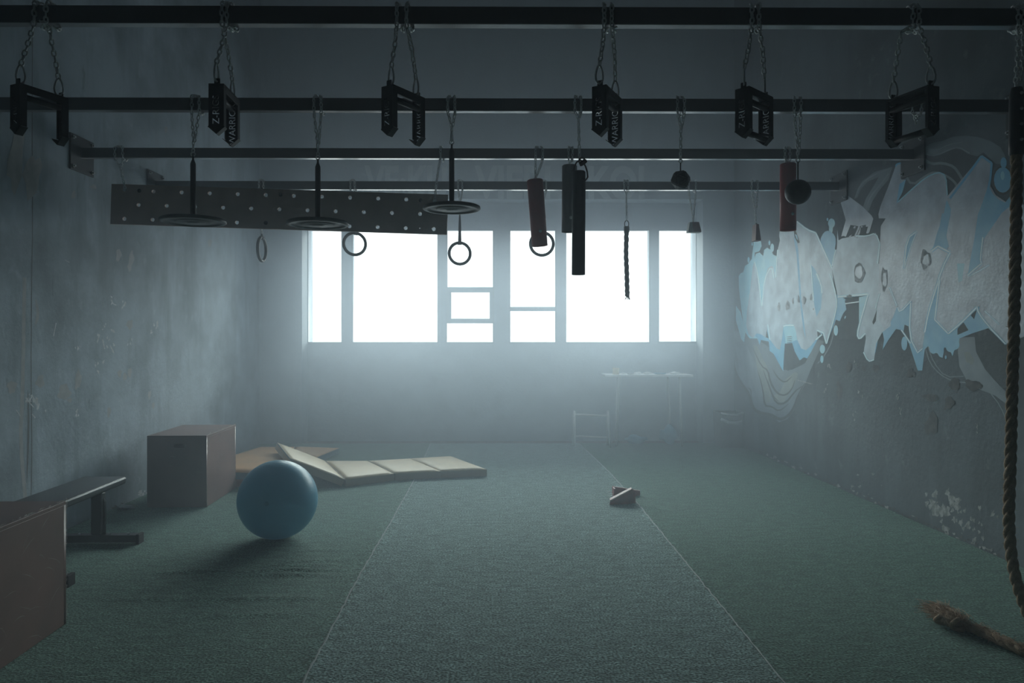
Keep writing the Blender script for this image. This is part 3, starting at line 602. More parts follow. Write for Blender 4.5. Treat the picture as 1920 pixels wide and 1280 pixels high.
GR = [((33.5, 3.13), (115, 3.31), (64, 86), False), ((404, 3.10), (437.5, 3.34), (416, 425), False), ((730, 3.14), (783, 3.30), (744, 762), False),
      ((1122, 3.115), (1155, 3.325), (1133, 1147), False), ((1392.5, 3.15), (1436, 3.29), (1410, 1423), True), ((1750, 3.115), (1671, 3.325), (1712, 1723), True)]
GRL = ['leftmost black grip frame, swung so its right plate is nearer the wall', 'second black grip frame from the left, seen almost end on', 'third black grip frame from the left, above the middle of the perforated board end',
       'black grip frame right of the middle, above the long black tube', 'black grip frame with a round lower bar, narrower gap, right of the ball', 'rightmost black grip frame with a round lower bar, turned the other way']
CHL = ['chain holding the leftmost grip frame, one strand kinked outwards', 'chain holding the second grip frame from the left', 'chain holding the third grip frame from the left', 'chain holding the fourth grip frame from the left', 'chain holding the fifth grip frame, strands close together', 'chain holding the rightmost grip frame, strands spread wide']
kinks = {0: (1, (92, 52), (74, 40)), 5: (0, (1690, 58), (1712, 52))}
for i, (n_, f_, cx, bb) in enumerate(GR):
    zt = 2.560
    def atY(px, Y): p = onY(px, 0, Y); return (p.x, Y)
    r = grip_frame(atY(*n_), atY(*f_), zt, GRL[i], bb)
    mb = MB(); ends = []
    dn = Vector(atY(*n_)); df = Vector(atY(*f_)); dd = (df - dn).normalized()
    pN = dn + dd * .012; pF = df - dd * .012
    if pN.x > pF.x: pN, pF = pF, pN
    r0 = None; paths = []
    for k, (p, xb) in enumerate(zip((pN, pF), cx)):
        e = Vector((p.x, p.y, zt + .024)); ct = e + Vector((0, 0, .062)); xw = onY(xb, 30, 3.176).x
        pth = [ct]
        if i in kinks and kinks[i][0] == k:
            a = onY(*kinks[i][1], 3.2); b = onY(*kinks[i][2], 3.17); pth += [a, b]
        else: pth += [ct.lerp(Vector((xw, 3.176, BZ0)), .5) + Vector((.004, 0, 0))]
        pth += wrap(xw, 3.19, .02)
        chain_links(mb, pth, L=.035, Wd=.024, w=.004, seed=i * 2 + k); ends.append((ct, e))
    ch = mb.build('hanging_chain', m_chain, None, True); props(ch, CHL[i], 'chain', 'chains holding the grip frames')
    for ct, e in ends: carabiner(ch, ct, e - Vector((0, 0, .012)), rot=.4 + i)
# ------------------------------------------------------------------ turf seams: frayed pale edge strands
m_edge = mat('turf_backing', (.40, .45, .45), .8)
rnd = random.Random(2)
for S, lab in ((seamL, 'frayed pale edge thread along the seam left of the middle turf'), (seamR, 'frayed pale edge thread along the seam right of the middle turf')):
    ys = [2.2 + i * .035 for i in range(214)]; pts = [(seam_x(S, y) + rnd.uniform(-.004, .004), y, .004 + rnd.uniform(0, .003)) for y in ys]
    mb = MB().tube(pts, [.0048 + .0012 * sin(i * 1.7) for i in range(len(pts))], 5)
    for k in range(120):
        y = rnd.uniform(2.8, 6.5); x = seam_x(S, y); mb.tube([(x, y, .005), (x + rnd.uniform(-.012, .012), y + rnd.uniform(-.03, .03), .008)], .0012, 3)
    o = mb.build('seam_thread', m_edge); props(o, lab, 'seam')

# ------------------------------------------------------------------ discs on rods under the second beam
m_disc = mat('grey_rubber_disc', (.10, .105, .11), .5, col2=(.14, .145, .15), scale=12, bump=.1)
m_rod = mat('grip_tape_rod', (.03, .032, .034), .6)
def disc_hang(px, py, rx_px, rod_top, chain_x, label, clabel, carab, seed, Y=4.44, dbl=True):
    c = onY(px, py, Y); R = rx_px / F * Y; r = empty('hanging_disc', c); props(r, label, 'disc', 'weight discs hanging from the second beam')
    prof = [(0, .012), (.035, .012), (.04, .010), (R - .012, .010), (R - .003, .006), (R, -.001), (R, -.010), (R - .006, -.014), (R * .86, -.014), (R * .84, -.008), (R * .56, -.008), (R * .54, -.013), (R * .50, -.014), (R * .2, -.014), (R * .18, -.018), (0, -.018)]
    MB().lathe(prof, 56).build('plate', m_disc, r, True)
    zt = onY(px, rod_top, Y).z - c.z; zz = zt - .05
    MB().lathe([(0, .008), (.0155, .008), (.0165, zz * .3), (.0165, zz), (.006, zz + .028), (.006, zt), (0, zt)], 16).build('rod', m_rod, r, True)
    MB().tube([(.013 * cos(a), 0, zt + .010 + .013 * sin(a)) for a in [2 * pi * k / 14 for k in range(14)]], .0035, 6, closed=True).build('eye', m_chain, r, True)
    hung_chain(onY(chain_x, 190, 4.40).x, 4.415, (c.x, Y, c.z + zt + .022), clabel, 'chains hanging from the second beam', seed=seed, twostrand=.75 if dbl else .25, carab=carab, dbl=True)
disc_hang(362, 413, 59, 292, 366, 'leftmost hanging disc on a rod, in front of the left part of the board', 'chain of the leftmost hanging disc', None, 11)
disc_hang(596, 418, 57, 298, 595, 'middle one of the three hanging discs on rods', 'chain of the middle hanging disc', None, 13)
disc_hang(847, 389, 54, 270, 846, 'rightmost hanging disc on a rod, highest of the three, at the board\'s right end', 'chain and carabiner of the rightmost hanging disc', .055, 17)

# ------------------------------------------------------------------ grip balls under the second beam
m_ball = mat('black_resin_ball', (.035, .036, .038), .45, col2=(.05, .05, .05), scale=30, bump=.15)
# faceted ball
c = onY(1276, 337, 4.44); r = empty('faceted_grip_ball', c); props(r, 'faceted black grip ball on a chain, left of the round one', 'grip ball')
b = bmesh.new(); bmesh.ops.create_icosphere(b, subdivisions=1, radius=.068); bmesh.ops.bevel(b, geom=b.edges[:], offset=.007, segments=2, affect='EDGES')
bmesh.ops.rotate(b, verts=b.verts, matrix=Matrix.Rotation(.5, 3, 'X') @ Matrix.Rotation(.3, 3, 'Y')); me = bpy.data.meshes.new('b'); b.to_mesh(me); b.free(); link('ball', me, m_ball, r)
zt = onY(1276, 305, 4.44).z - c.z; MB().tube([(0, 0, .05), (0, 0, zt)], .004, 8).build('eye_bolt', m_rod, r); MB().tube([(.011 * cos(a), 0, zt + .010 + .011 * sin(a)) for a in [2 * pi * k / 14 for k in range(14)]], .0035, 6, closed=True).build('eye', m_chain, r, True)
hung_chain(onY(1277, 190, 4.40).x, 4.415, (c.x, 4.44, c.z + zt + .020), 'chain of the faceted black grip ball', 'chains hanging from the second beam', seed=21, twostrand=.35)
c = onY(1496, 360, 4.44); r = empty('round_grip_ball', c); props(r, 'smooth round black grip ball in front of the right red tube', 'grip ball')
MB().lathe([(.078 * sin(pi * k / 24), .078 * cos(pi * k / 24)) for k in range(25)], 40).build('ball', m_ball, r, True)
zt = onY(1496, 304, 4.44).z - c.z; MB().tube([(0, 0, .07), (0, 0, zt)], .0045, 8).build('eye_bolt', m_rod, r); MB().tube([(.012 * cos(a), 0, zt + .011 + .012 * sin(a)) for a in [2 * pi * k / 14 for k in range(14)]], .004, 6, closed=True).build('eye', m_chain, r, True)
hung_chain(onY(1496, 190, 4.40).x, 4.415, (c.x, 4.44, c.z + zt + .022), 'chain of the round black grip ball, one link end sticking out', 'chains hanging from the second beam', seed=23, twostrand=.9)
# spare chain seen through the rightmost frame
hung_chain(onY(1720, 190, 4.40).x, 4.415, onY(1717, 232, 4.40), 'short bunched spare chain seen through the rightmost grip frame', 'chains hanging from the second beam', seed=29, twostrand=.7, spread=.03)

# ------------------------------------------------------------------ pipes
m_red = mat('worn_red_paint', (.44, .055, .05), .45, col2=(.34, .045, .04), scale=9, lo=.45, hi=.7, bump=.1)
m_blk = mat('black_tube_plastic', (.035, .04, .042), .5, col2=(.05, .055, .058), scale=10, bump=.1)
m_hole = mat('pale_pin', (.6, .62, .62), .5)
def pipe(px_t, py_t, px_b, py_b, rpx, Y, material, name, label, pin=None, cx=None, clabel=None, seed=0, group='chains hanging from the third beam', bow=0.0):
    a = onY(px_t, py_t, Y); b = onY(px_b, py_b, Y); R = rpx / F * Y; L = (a - b).length; d = (a - b).normalized()
    r = empty(name, b); props(r, label, 'tube'); r.rotation_mode = 'QUATERNION'; r.rotation_quaternion = Vector((0, 0, 1)).rotation_difference(d)
    MB().lathe([(R - .006, .004), (R, 0), (R, L * .5), (R, L - .006), (R - .006, L), (.02, L), (.02, L - .01), (R - .006, L - .01), (R - .006, .004)], 36).build('tube', material, r, True)
    bar = MB().tube([(-R + .004, 0, L - .02), (R - .004, 0, L - .02)], .005, 8).tube([(0, 0, L - .02), (0, 0, L + .004)], .004, 8).build('crossbar', m_rod, r)
    if pin is not None:
        p = onY(*pin, Y); lp = (p - b); z = lp.dot(d); x = lp.x - d.x * z
        q = MB().lathe([(0, .006), (.010, .006), (.013, 0), (0, 0)], 14).build('pin', m_hole, r, True); yy = -math.sqrt(max(R * R - x * x, 0)); q.location = (x, yy - .0005, z); q.rotation_euler = (pi / 2, 0, math.atan2(yy, x) + pi / 2)
    return a, r
a, r1 = pipe(1003, 337, 1012, 461, 15, 5.61, m_red, 'red_grip_tube', 'dull red tube hanging slightly askew in front of a ring, left of the black tubes', (1012, 435))
hung_chain(onY(1011, 280, 5.57).x, 5.587, (a.x, 5.61, a.z + .004), 'chain of the left red tube', 'chains hanging from the third beam', seed=31, twostrand=.92, spread=.028)
a, r2 = pipe(1068, 310, 1067, 435, 14, 5.61, m_blk, 'black_grip_tube', 'short black tube hanging behind the long black tube', (1069, 410))
hung_chain(onY(1070, 280, 5.57).x, 5.587, (a.x, 5.61, a.z + .004), 'chain of the short black tube', 'chains hanging from the third beam', seed=33, twostrand=.9, spread=.016)
a, r3 = pipe(1477.5, 307, 1477.5, 432, 14.5, 5.61, m_red, 'red_grip_tube', 'upright red tube hanging behind the round grip ball', (1480, 403))
hung_chain(onY(1477, 280, 5.57).x, 5.587, (a.x, 5.61, a.z + .004), 'chain of the right red tube', 'chains hanging from the third beam', seed=35, twostrand=.9, spread=.02)
a, r4 = pipe(1085.5, 321, 1084.5, 515, 12.5, 4.44, m_blk, 'long_black_tube', 'long black tube reaching down over the window, tied with a knotted cord', None)
# cord knotted to the chain and threaded into the long tube
e = onY(1085, 303, 4.44); mb = MB()
loop = [onY(*p, 4.44 + dy) for p, dy in (((1076, 322), 0.0), ((1077, 312), -.01), ((1081, 304), -.015), ((1088, 300), -.01), ((1093, 303), 0), ((1098, 312), .0), ((1101, 322), -.02), ((1102, 332), -.045), ((1098, 338), -.05), ((1092, 334), -.049))]
sm = []
for p, q in zip(loop, loop[1:]): sm += [p, p.lerp(q, .5)]
mb.tube(sm + [loop[-1]], .005, 7)
for k in range(3):
    cc = onY(1091 + k * 1.5, 301 + k * 2.5, 4.43); mb.tube([cc + Vector((.017 * cos(t), .012 * sin(t) * (1 if k % 2 else -1), .014 * sin(t + k))) for t in [2 * pi * j / 12 for j in range(12)]], .0065, 7, closed=True)
cord = mb.build('tie_cord', mat('dark_cord', (.045, .035, .035), .8), r4, True); cord.matrix_parent_inverse = (Matrix.Translation(r4.location) @ r4.rotation_quaternion.to_matrix().to_4x4()).inverted()
hung_chain(onY(1084, 190, 4.40).x, 4.415, onY(1087, 300, 4.44), 'chain of the long black tube, loose end hooked at its left', 'chains hanging from the second beam', seed=37, twostrand=.12, spread=.02)

# ------------------------------------------------------------------ perforated board under the third beam
m_board = mat('painted_plywood', (.68, .52, .47), .6, col2=(.56, .44, .40), scale=5, bump=.15, stretch=(1, 1, 4))
BYd = 5.60
tl, tr, br, bl = (onY(*p, BYd) for p in ((210, 345), (840, 366), (838, 440), (208, 420)))
org = bl; ex = (br - bl).normalized(); ez = Vector((-ex.z, 0, ex.x)); Lb = (br - bl).length; Hb = (tl - bl).length
def bd(px, py): v = onY(px, py, BYd) - org; return (v.dot(ex), v.dot(ez))
hol = []
big = [(289 + 52.55 * k, 359.5 + 1.62 * k) for k in range(10)] + [(261 + 52.7 * k, 384.5 + 1.68 * k) for k in range(11)] + [(234.5 + 52.65 * k, 410.5 + 1.72 * k) for k in range(12)]
for x, y in big:
    if abs(x - 499) < 6 and y > 400: continue
    u, v = bd(x, y); hol.append((u, v, .0155))
hol.append((*bd(787.5, 428), .006))
me = drilled_plate(Lb, Hb, hol, .020)
rb = link('perforated_board', me, m_board); props(rb, 'long painted board drilled with rows of holes, hanging from two chains', 'board')
rb.matrix_world = Matrix(((ex.x, ez.x, 0, org.x), (0, 0, -1, BYd), (ex.z, ez.z, 0, org.z), (0, 0, 0, 1)))
m_bolt2 = mat('dark_bolt', (.05, .05, .055), .4, .5)
for px_, py_, dark in ((262.5, 358, 1), (527, 365.5, 1), (789, 376, 1), (235, 356, 0), (815, 377, 0), (499, 418, 1)):
    u, v = bd(px_, py_); q = MB().lathe([(0, .010), (.007, .010), (.009, .004), (.015, .003), (.016, 0), (0, 0)], 14).build('bolt', m_bolt2 if dark else m_bolt, rb, True); q.location = (u, v, .010)
hung_chain(onY(222, 280, 5.57).x, 5.587, onY(235, 354, 5.575), 'chain holding the left end of the perforated board', 'chains hanging from the third beam', seed=41, twostrand=.25, spread=.03)
mb = MB(); xx = onY(826, 280, 5.57).x
chain_links(mb, [onY(815, 375, 5.575), onY(818, 345, 5.57), onY(822, 318, 5.57), (xx, 5.573, BZ0)] + wrap(xx, 5.587, .02), seed=43)
props(mb.build('hanging_chain', m_chain, None, True), 'slanting chain holding the right end of the perforated board', 'chain', 'chains hanging from the third beam')

# ------------------------------------------------------------------ fourth beam: rings, rope, small holds
m_ring = mat('grey_ring', (.20, .205, .21), .5, col2=(.16, .165, .17), scale=14)
m_strap = mat('grey_webbing', (.16, .17, .18), .8, bump=.2, bscale=200)
def ring(cx, cy, rpx, yaw, tilt, strap_top, label, bx, tube_r=.0145, seed=1, chain=True):
    Y = 6.79; c = onY(cx, cy, Y); R = rpx / F * Y
    r = empty('gym_ring', c, (0, tilt, yaw)); props(r, label, 'gym ring', 'gym rings on the farthest beam')
    MB().tube([(R * sin(2 * pi * k / 44), 0, R * cos(2 * pi * k / 44)) for k in range(44)], tube_r, 12, closed=True).build('ring', m_ring, r, True)
    ztop = onY(cx, strap_top, Y).z - c.z
    mb = MB()
    for (z0, z1, w0, w1) in ((R - .016, ztop * .62 + R * .38, .016, .012), (ztop * .62 + R * .38, ztop, .012, .006)):
        mb.prism([(-w0, -.004, z0), (w0, -.004, z0), (w1, -.004, z1), (-w1, -.004, z1)], (0, .008, 0))
    mb.box(-.019, .019, -.018, .018, R - .019, R + .010, .003)
    mb.build('strap', m_strap, r)
    if chain:
        top = Matrix.Rotation(yaw, 3, 'Z') @ Matrix.Rotation(tilt, 3, 'Y') @ Vector((0, 0, ztop)) + c
        hung_chain(onY(bx, 345, 6.76).x, 6.77, top, 'chain of the ' + label.split(' on ')[0].split(',')[0], 'chains hanging from the farthest beam', seed=seed, twostrand=.5, spread=.02)
ring(491, 467, 22, radians(88), 0, 438, 'gym ring seen edge on, below the left half of the board', 490, seed=51)
ring(665, 457, 20.5, radians(20), .12, 415, 'gym ring overlapping the left big window pane, below the board', 661, seed=53)
ring(862, 475, 20, radians(12), 0, 402, 'gym ring with a visible strap, in front of the narrow middle window', 863, seed=55)
ring(1016, 457, 21.5, 0, 0, 395, 'gym ring partly hidden by the left red tube', 1020, seed=57)
# short braided rope
m_drope = mat('dark_braided_rope', (.09, .095, .10), .85, col2=(.05, .05, .055), scale=40)
Y = 6.79; c0 = onY(1175, 425, Y); r = empty('braided_rope', c0); props(r, 'short dark braided rope hanging before the big right window pane', 'rope')
cl = [onY(x, y, Y) - c0 for x, y in ((1174.5, 427), (1174.5, 445), (1174, 465), (1174, 485), (1175, 505), (1175.5, 525), (1176, 545), (1176.5, 556))]
fine = []
for p, q in zip(cl, cl[1:]): fine += [p.lerp(q, t / 6) for t in range(6)]
mb = MB()
for s_ in range(3):
    mb.tube([p + Vector((.012 * cos(i * .55 + s_ * 2.094), .010 * sin(2 * (i * .55 + s_ * 2.094)) * .6, 0)) for i, p in enumerate(fine)], .0125, 8)
mb.build('braid', m_drope, r, True)
mb = MB(); rr = random.Random(5)
for k in range(9): mb.tube([cl[-1] + Vector((rr.uniform(-.012, .012), rr.uniform(-.01, .01), .02)), cl[-1] + Vector((rr.uniform(-.026, .026), rr.uniform(-.015, .015), -.03))], [.005, .002], 5)
mb.build('frayed_end', m_drope, r, True)
mb = MB(); mb.lathe([(0, -.055), (.024, -.055), (.026, -.05), (.026, 0), (.022, .004), (0, .004)], 14); mb.build('whipping', m_drope, r, True)
mb = MB(); mb.tube([(.020 * sin(t), 0, .026 - .034 * cos(t)) for t in [2 * pi * k / 16 for k in range(16)]], .0045, 7, closed=True); mb.build('loop', m_rod, r, True)
hung_chain(onY(1174, 345, 6.76).x, 6.77, c0 + Vector((0, 0, .06)), 'chain of the short braided rope', 'chains hanging from the farthest beam', seed=59, twostrand=.1, spread=.02)
# cone hold and wedge hold
m_redd = mat('dark_red_resin', (.22, .06, .055), .5, col2=(.16, .05, .05), scale=20)
m_wht = mat('chalky_resin', (.55, .58, .58), .6)
Y = 6.79; ct = onY(1299.5, 417, Y); hh = (onY(0, 417, Y).z - onY(0, 436.5, Y).z)
r = empty('cone_grip', ct); props(r, 'small pale and dark red flared grip hanging at the right end of the windows', 'grip')
MB().prism([(-.038, -.03, 0), (.045, -.03, 0), (.064, -.045, -hh), (-.060, -.045, -hh)], (0, .07, 0)).build('body', m_wht, r)
MB().prism([(-.016, -.034, .0005), (.047, -.034, .0005), (.066, -.049, -hh + .004), (-.012, -.049, -hh + .004)], (0, .076, 0)).build('red_side', m_redd, r)['label'] = 'dark red right half'
hung_chain(onY(1298, 345, 6.76).x, 6.77, ct, 'two strand chain of the small flared grip', 'chains hanging from the farthest beam', seed=61, twostrand=.85, spread=.035)
ct = onY(1417.5, 421, Y); hh = (onY(0, 421, Y).z - onY(0, 452, Y).z)
r = empty('wedge_grip', ct); props(r, 'narrow dark red wedge grip hanging before the graffiti', 'grip')
MB().prism([(-.012, -.04, 0), (.012, -.04, 0), (.026, -.06, -hh), (-.026, -.06, -hh)], (0, .1, 0)).build('body', m_redd, r); MB().box(-.007, .007, -.012, .012, -.002, .012, .002).build('lug', m_rod, r)
hung_chain(onY(1415, 345, 6.76).x, 6.77, ct + Vector((0, 0, .012)), 'bunched chain of the narrow red wedge grip', 'chains hanging from the farthest beam', seed=63, twostrand=.6, spread=.03)

# ------------------------------------------------------------------ climbing rope at the right
m_rope = mat('manila_rope', (.47, .33, .22), .9, col2=(.33, .23, .15), scale=45, bump=.5, bscale=220)
m_fray = mat('manila_fibre', (.54, .39, .28), .95)
Yr = 3.215
px_path = [(1906, 282), (1906, 340), (1905, 420), (1903, 520), (1901, 620), (1898, 720), (1896, 800), (1894, 880), (1892, 940), (1892, 990), (1895, 1030), (1901, 1070), (1911, 1108), (1925, 1146), (1942, 1180)]
P = [onY(x, y, Yr) for x, y in px_path] + [Vector((2.55, 3.18, .075)), Vector((2.63, 3.13, .03)), Vector((2.74, 3.11, .026)), Vector((2.83, 3.16, .026)), Vector((2.84, 3.25, .026)), Vector((2.76, 3.31, .026)), Vector((2.63, 3.31, .026))]
P += [onZ(1930, 1222, .026), onZ(1905, 1214, .026), onZ(1880, 1203, .026), onZ(1850, 1188, .026), onZ(1825, 1178, .026), onZ(1800, 1168, .03)]
def catmull(P, n=8):
    out = []
    for i in range(len(P) - 1):
        a, b, c, d = P[max(i - 1, 0)], P[i], P[i + 1], P[min(i + 2, len(P) - 1)]
        for k in range(n):
            t = k / n; out.append(.5 * ((2 * b) + (c - a) * t + (2 * a - 5 * b + 4 * c - d) * t * t + (3 * b - a - 3 * c + d) * t ** 3))
    return out + [P[-1]]
cen = resample(catmull(P), .014); top = P[0]
rp = empty('climbing_rope', (top.x, top.y, 0)); props(rp, 'thick brown twisted climbing rope with a black sleeve and frayed end on the turf', 'rope')
def strands(cen, R, r, pitch, n=3, seg=9):
    mb = MB(); frames = []; up = None
    for i, p in enumerate(cen):
        d = (cen[min(i + 1, len(cen) - 1)] - cen[max(i - 1, 0)]).normalized()
        if up is None: up = d.cross(Vector((0, 1, 0))).normalized()
        up = (up - d * up.dot(d)).normalized(); frames.append((up.copy(), d.cross(up)))
    s = 0; S = [0]
    for a, b in zip(cen, cen[1:]): s += (b - a).length; S.append(s)
    for k in range(n):
        mb.tube([p + (f[0] * cos(2 * pi * (q / pitch + k / n)) + f[1] * sin(2 * pi * (q / pitch + k / n))) * R for p, f, q in zip(cen, frames, S)], r, seg)
    return mb
off = Vector((top.x, top.y, 0)); cl_ = [p - off for p in cen]
strands(cl_, .0115, .0135, .16).build('twisted_rope', m_rope, rp, True)
rr = random.Random(8); mb = MB()
for k in range(520):
    i = rr.randrange(0, len(cl_) - 1); p = cl_[i]; v = Vector((rr.gauss(0, 1), rr.gauss(0, 1), rr.gauss(0, 1))).normalized(); a = p + v * .020; b = a + v * rr.uniform(.004, .012) + Vector((rr.uniform(-.01, .01), rr.uniform(-.01, .01), rr.uniform(-.01, .012)))
    if b.z < .004: continue
    mb.tube([a, b], .0006, 3)
mb.build('loose_fibres', m_fray, rp)['kind'] = 'stuff'
# frayed end
mb = MB(); e0 = onZ(1792, 1166, .035) - off; e1 = onZ(1748, 1140, .03) - off; axis = (e1 - e0).normalized(); side = axis.cross(Vector((0, 0, 1)))
for k in range(1100):
    t0 = rr.uniform(-.25, .75); a = e0 + (e1 - e0) * t0 + side * rr.gauss(0, .024) + Vector((0, 0, rr.uniform(-.015, .034)))
    b = a + (e1 - e0) * rr.uniform(.15, .5) + side * rr.gauss(0, .030) + Vector((0, 0, rr.gauss(0, .012))); m_ = a.lerp(b, .5) + Vector((0, 0, rr.uniform(0, .012))) + side * rr.gauss(0, .006)
    for q in (a, m_, b): q.z = max(q.z, .004)
    mb.tube([a, m_, b], [.0014, .0013, .0007], 4, cap=False)
mb.build('frayed_end', m_fray, rp)['kind'] = 'stuff'
mb = MB()
for j, (x, y, q) in enumerate(((1796, 1168, .040), (1783, 1158, .042), (1764, 1158, .030))):
    c_ = onZ(x, y, .042) - off
    mb.tube([c_ + Vector((0, 0, -.006)) + (side * cos(t) + Vector((0, 0, 1)) * sin(t) * .8) * q * .75 + axis * .012 * sin(2 * t) for t in [2 * pi * i / 16 for i in range(16)]], .012, 8, closed=True)
mb.build('end_knot', m_rope, rp, True)
# fuzzy unravelled part on the floor
mb = MB()
for k in range(900):
    i = rr.randrange(len(cl_) - 46, len(cl_) - 1); p = cl_[i]; ax = (cl_[min(i + 1, len(cl_) - 1)] - cl_[i - 1]).normalized(); sd = ax.cross(Vector((0, 0, 1)))
    a = p + sd * rr.gauss(0, .013) + Vector((0, 0, rr.uniform(-.01, .026))); b = a + ax * rr.uniform(-.05, .05) + sd * rr.gauss(0, .013) + Vector((0, 0, rr.gauss(0, .009))); m_ = a.lerp(b, .5) + Vector((0, 0, .006))
    for q in (a, m_, b): q.z = max(q.z, .004)
    mb.tube([a, m_, b], [.0012, .0012, .0006], 3, cap=False)
mb.build('loose_fibres', m_fray, rp)['kind'] = 'stuff'
zs1 = onY(0, 286, Yr).z; zs2 = onY(0, 160, Yr).z; xt = top.x
mb = MB().lathe([(.022, zs1 - .004), (.030, zs1), (.031, zs1 + .05), (.028, zs2 - .03), (.022, zs2), (0, zs2 + .004), (0, zs1 + .01), (.022, zs1 + .01)], 20)
mb.build('sleeve', mat('black_rubber_sleeve', (.02, .021, .022), .45), rp, True)
for k in range(4): MB().lathe([(0, .006), (.006, .006), (.008, 0), (0, 0)], 8, Matrix.Translation((0, -.030, zs1 + .06 + .07 * k)) @ Matrix.Rotation(pi / 2, 4, 'X')).build('rivet', m_bolt, rp, True)
mb = MB()
for k, xb in enumerate((1902, 1912)):
    xw = onY(xb, 60, 3.2).x; chain_links(mb, [Vector((xt + (k - .5) * .012, Yr, zs2 + .0)), Vector((xw, 3.18, 2.70)), (xw, 3.176, BZ0 - .01)] + wrap(xw, 3.19, .02), seed=70 + k)
props(mb.build('hanging_chain', m_chain, None, True), 'doubled chain holding the thick climbing rope at the right edge', 'chain')

# ------------------------------------------------------------------ plyometric boxes
m_ply = mat('film_faced_plywood', (.25, .155, .14), .42, col2=(.19, .13, .12), scale=3.5, lo=.4, hi=.7, bump=.12, bscale=12)
m_scr = mat('pale_scuff_on_plywood', (.42, .37, .35), .7, col2=(.30, .25, .235), scale=20)
m_plyedge = mat('plywood_edge', (.30, .25, .22), .75, col2=(.16, .12, .10), scale=60, stretch=(1, 1, 6))
m_in = mat('box_inside', (.03, .028, .026), .9)
def plyo_box(cx, cy, rot, w, d, h, label, hole_u, seed, chips):
    r = empty('plyo_box', (cx, cy, .002), (0, 0, rot)); props(r, label, 'box', 'wooden jump boxes')
    t = .018; hx, hy = w / 2, d / 2
    outer = [(-hx, 0), (hx, 0), (hx, h - t), (-hx, h - t)]
    hz = h - .09; hh_ = .019; hl = .055
    hole_ = [(hole_u + hl * cos(a) * .4 + (hl * .6 if cos(a) > 0 else -hl * .6), hz + hh_ * sin(a)) for a in [2 * pi * (k + .5) / 12 for k in range(12)]]
    for s_ in (-1, 1):
        p = link('end_panel', flat_shape(outer, [hole_], t / 2), m_ply, r); p.rotation_euler = (pi / 2, 0, 0); p.location = (0, s_ * (hy - t / 2), 0)
    for s_ in (-1, 1):
        x0 = s_ * hx - (t if s_ > 0 else 0); MB().box(x0 if s_ < 0 else x0, x0 + t, -hy + t, hy - t, 0, h - t, .0015).build('side_panel', m_ply, r)
    MB().box(-hx, hx, -hy, hy, h - t, h, .002).build('top_panel', m_ply, r)
    MB().box(-hx + t, hx - t, -hy + t, hy - t, .005, .02).build('bottom_panel', m_in, r)
    # scratches and chipped corners: wear of fixed shape, a hair above the faces
    rr = random.Random(seed); vs = []; fs = []
    def mark(fn, u, v, lu, lv, w_):
        n = 6; b0 = len(vs); q = []
        for k in range(n + 1):
            tt = k / n; q.append((u + lu * tt + rr.uniform(-.004, .004), v + lv * tt + .012 * sin(tt * 3), w_ * (1 - abs(2 * tt - 1)) + .0003))
        for k, (a, b2, ww) in enumerate(q):
            vs.append(fn(a, b2 + ww)); vs.append(fn(a, b2 - ww))
        for k in range(n): fs.append([b0 + 2 * k, b0 + 2 * k + 1, b0 + 2 * k + 3, b0 + 2 * k + 2])
    right = lambda u, v: (hx + .0006, u, v); front = lambda u, v: (u, -hy - .0006, v); topf = lambda u, v: (u, v, h + .0006)
    for k in range(chips):
        mark(right, rr.uniform(-hy * .9, hy * .7), rr.uniform(.03, h - .04), rr.uniform(-.02, .14), rr.uniform(-.08, .08), rr.uniform(.0006, .0016))
        if k % 3 == 0: mark(front, rr.uniform(-hx * .9, hx * .7), rr.uniform(.03, h - .04), rr.uniform(.0, .06), rr.uniform(-.08, .08), .0008)
        if k % 2 == 0: mark(topf, rr.uniform(-hx * .9, hx * .7), rr.uniform(-hy * .9, hy * .8), rr.uniform(.0, .15), rr.uniform(-.05, .05), .001)
    for k in range(chips):   # edge wear
        y_ = rr.uniform(-hy, hy * .95); mark(lambda u, v: (hx + .0006, u, v), y_, h - rr.uniform(.001, .006), rr.uniform(.01, .07), 0, rr.uniform(.001, .003))
        z_ = rr.uniform(0, h); mark(lambda u, v: (hx + .0006, v, u), z_, -hy + rr.uniform(.001, .005), rr.uniform(.01, .05), 0, rr.uniform(.0006, .002)); mark(lambda u, v: (hx + .0006, v, u), z_, hy - rr.uniform(.001, .005), rr.uniform(.01, .05), 0, rr.uniform(.0006, .002))
    me = bpy.data.meshes.new('wear'); me.from_pydata(vs, [], fs); link('scratches', me, m_scr, r)['kind'] = 'stuff'; return r
# far box
plyo_box(-2.655, 6.44, radians(1.6), .50, .76, .61, 'far plywood jump box against the left wall, hand hole facing the camera', .03, 3, 26)
# near box
plyo_box(-2.385, 3.20, radians(1.0), .52, .80, .62, 'nearest plywood jump box, cut off by the lower left edge of the photo', 0.0, 5, 34)

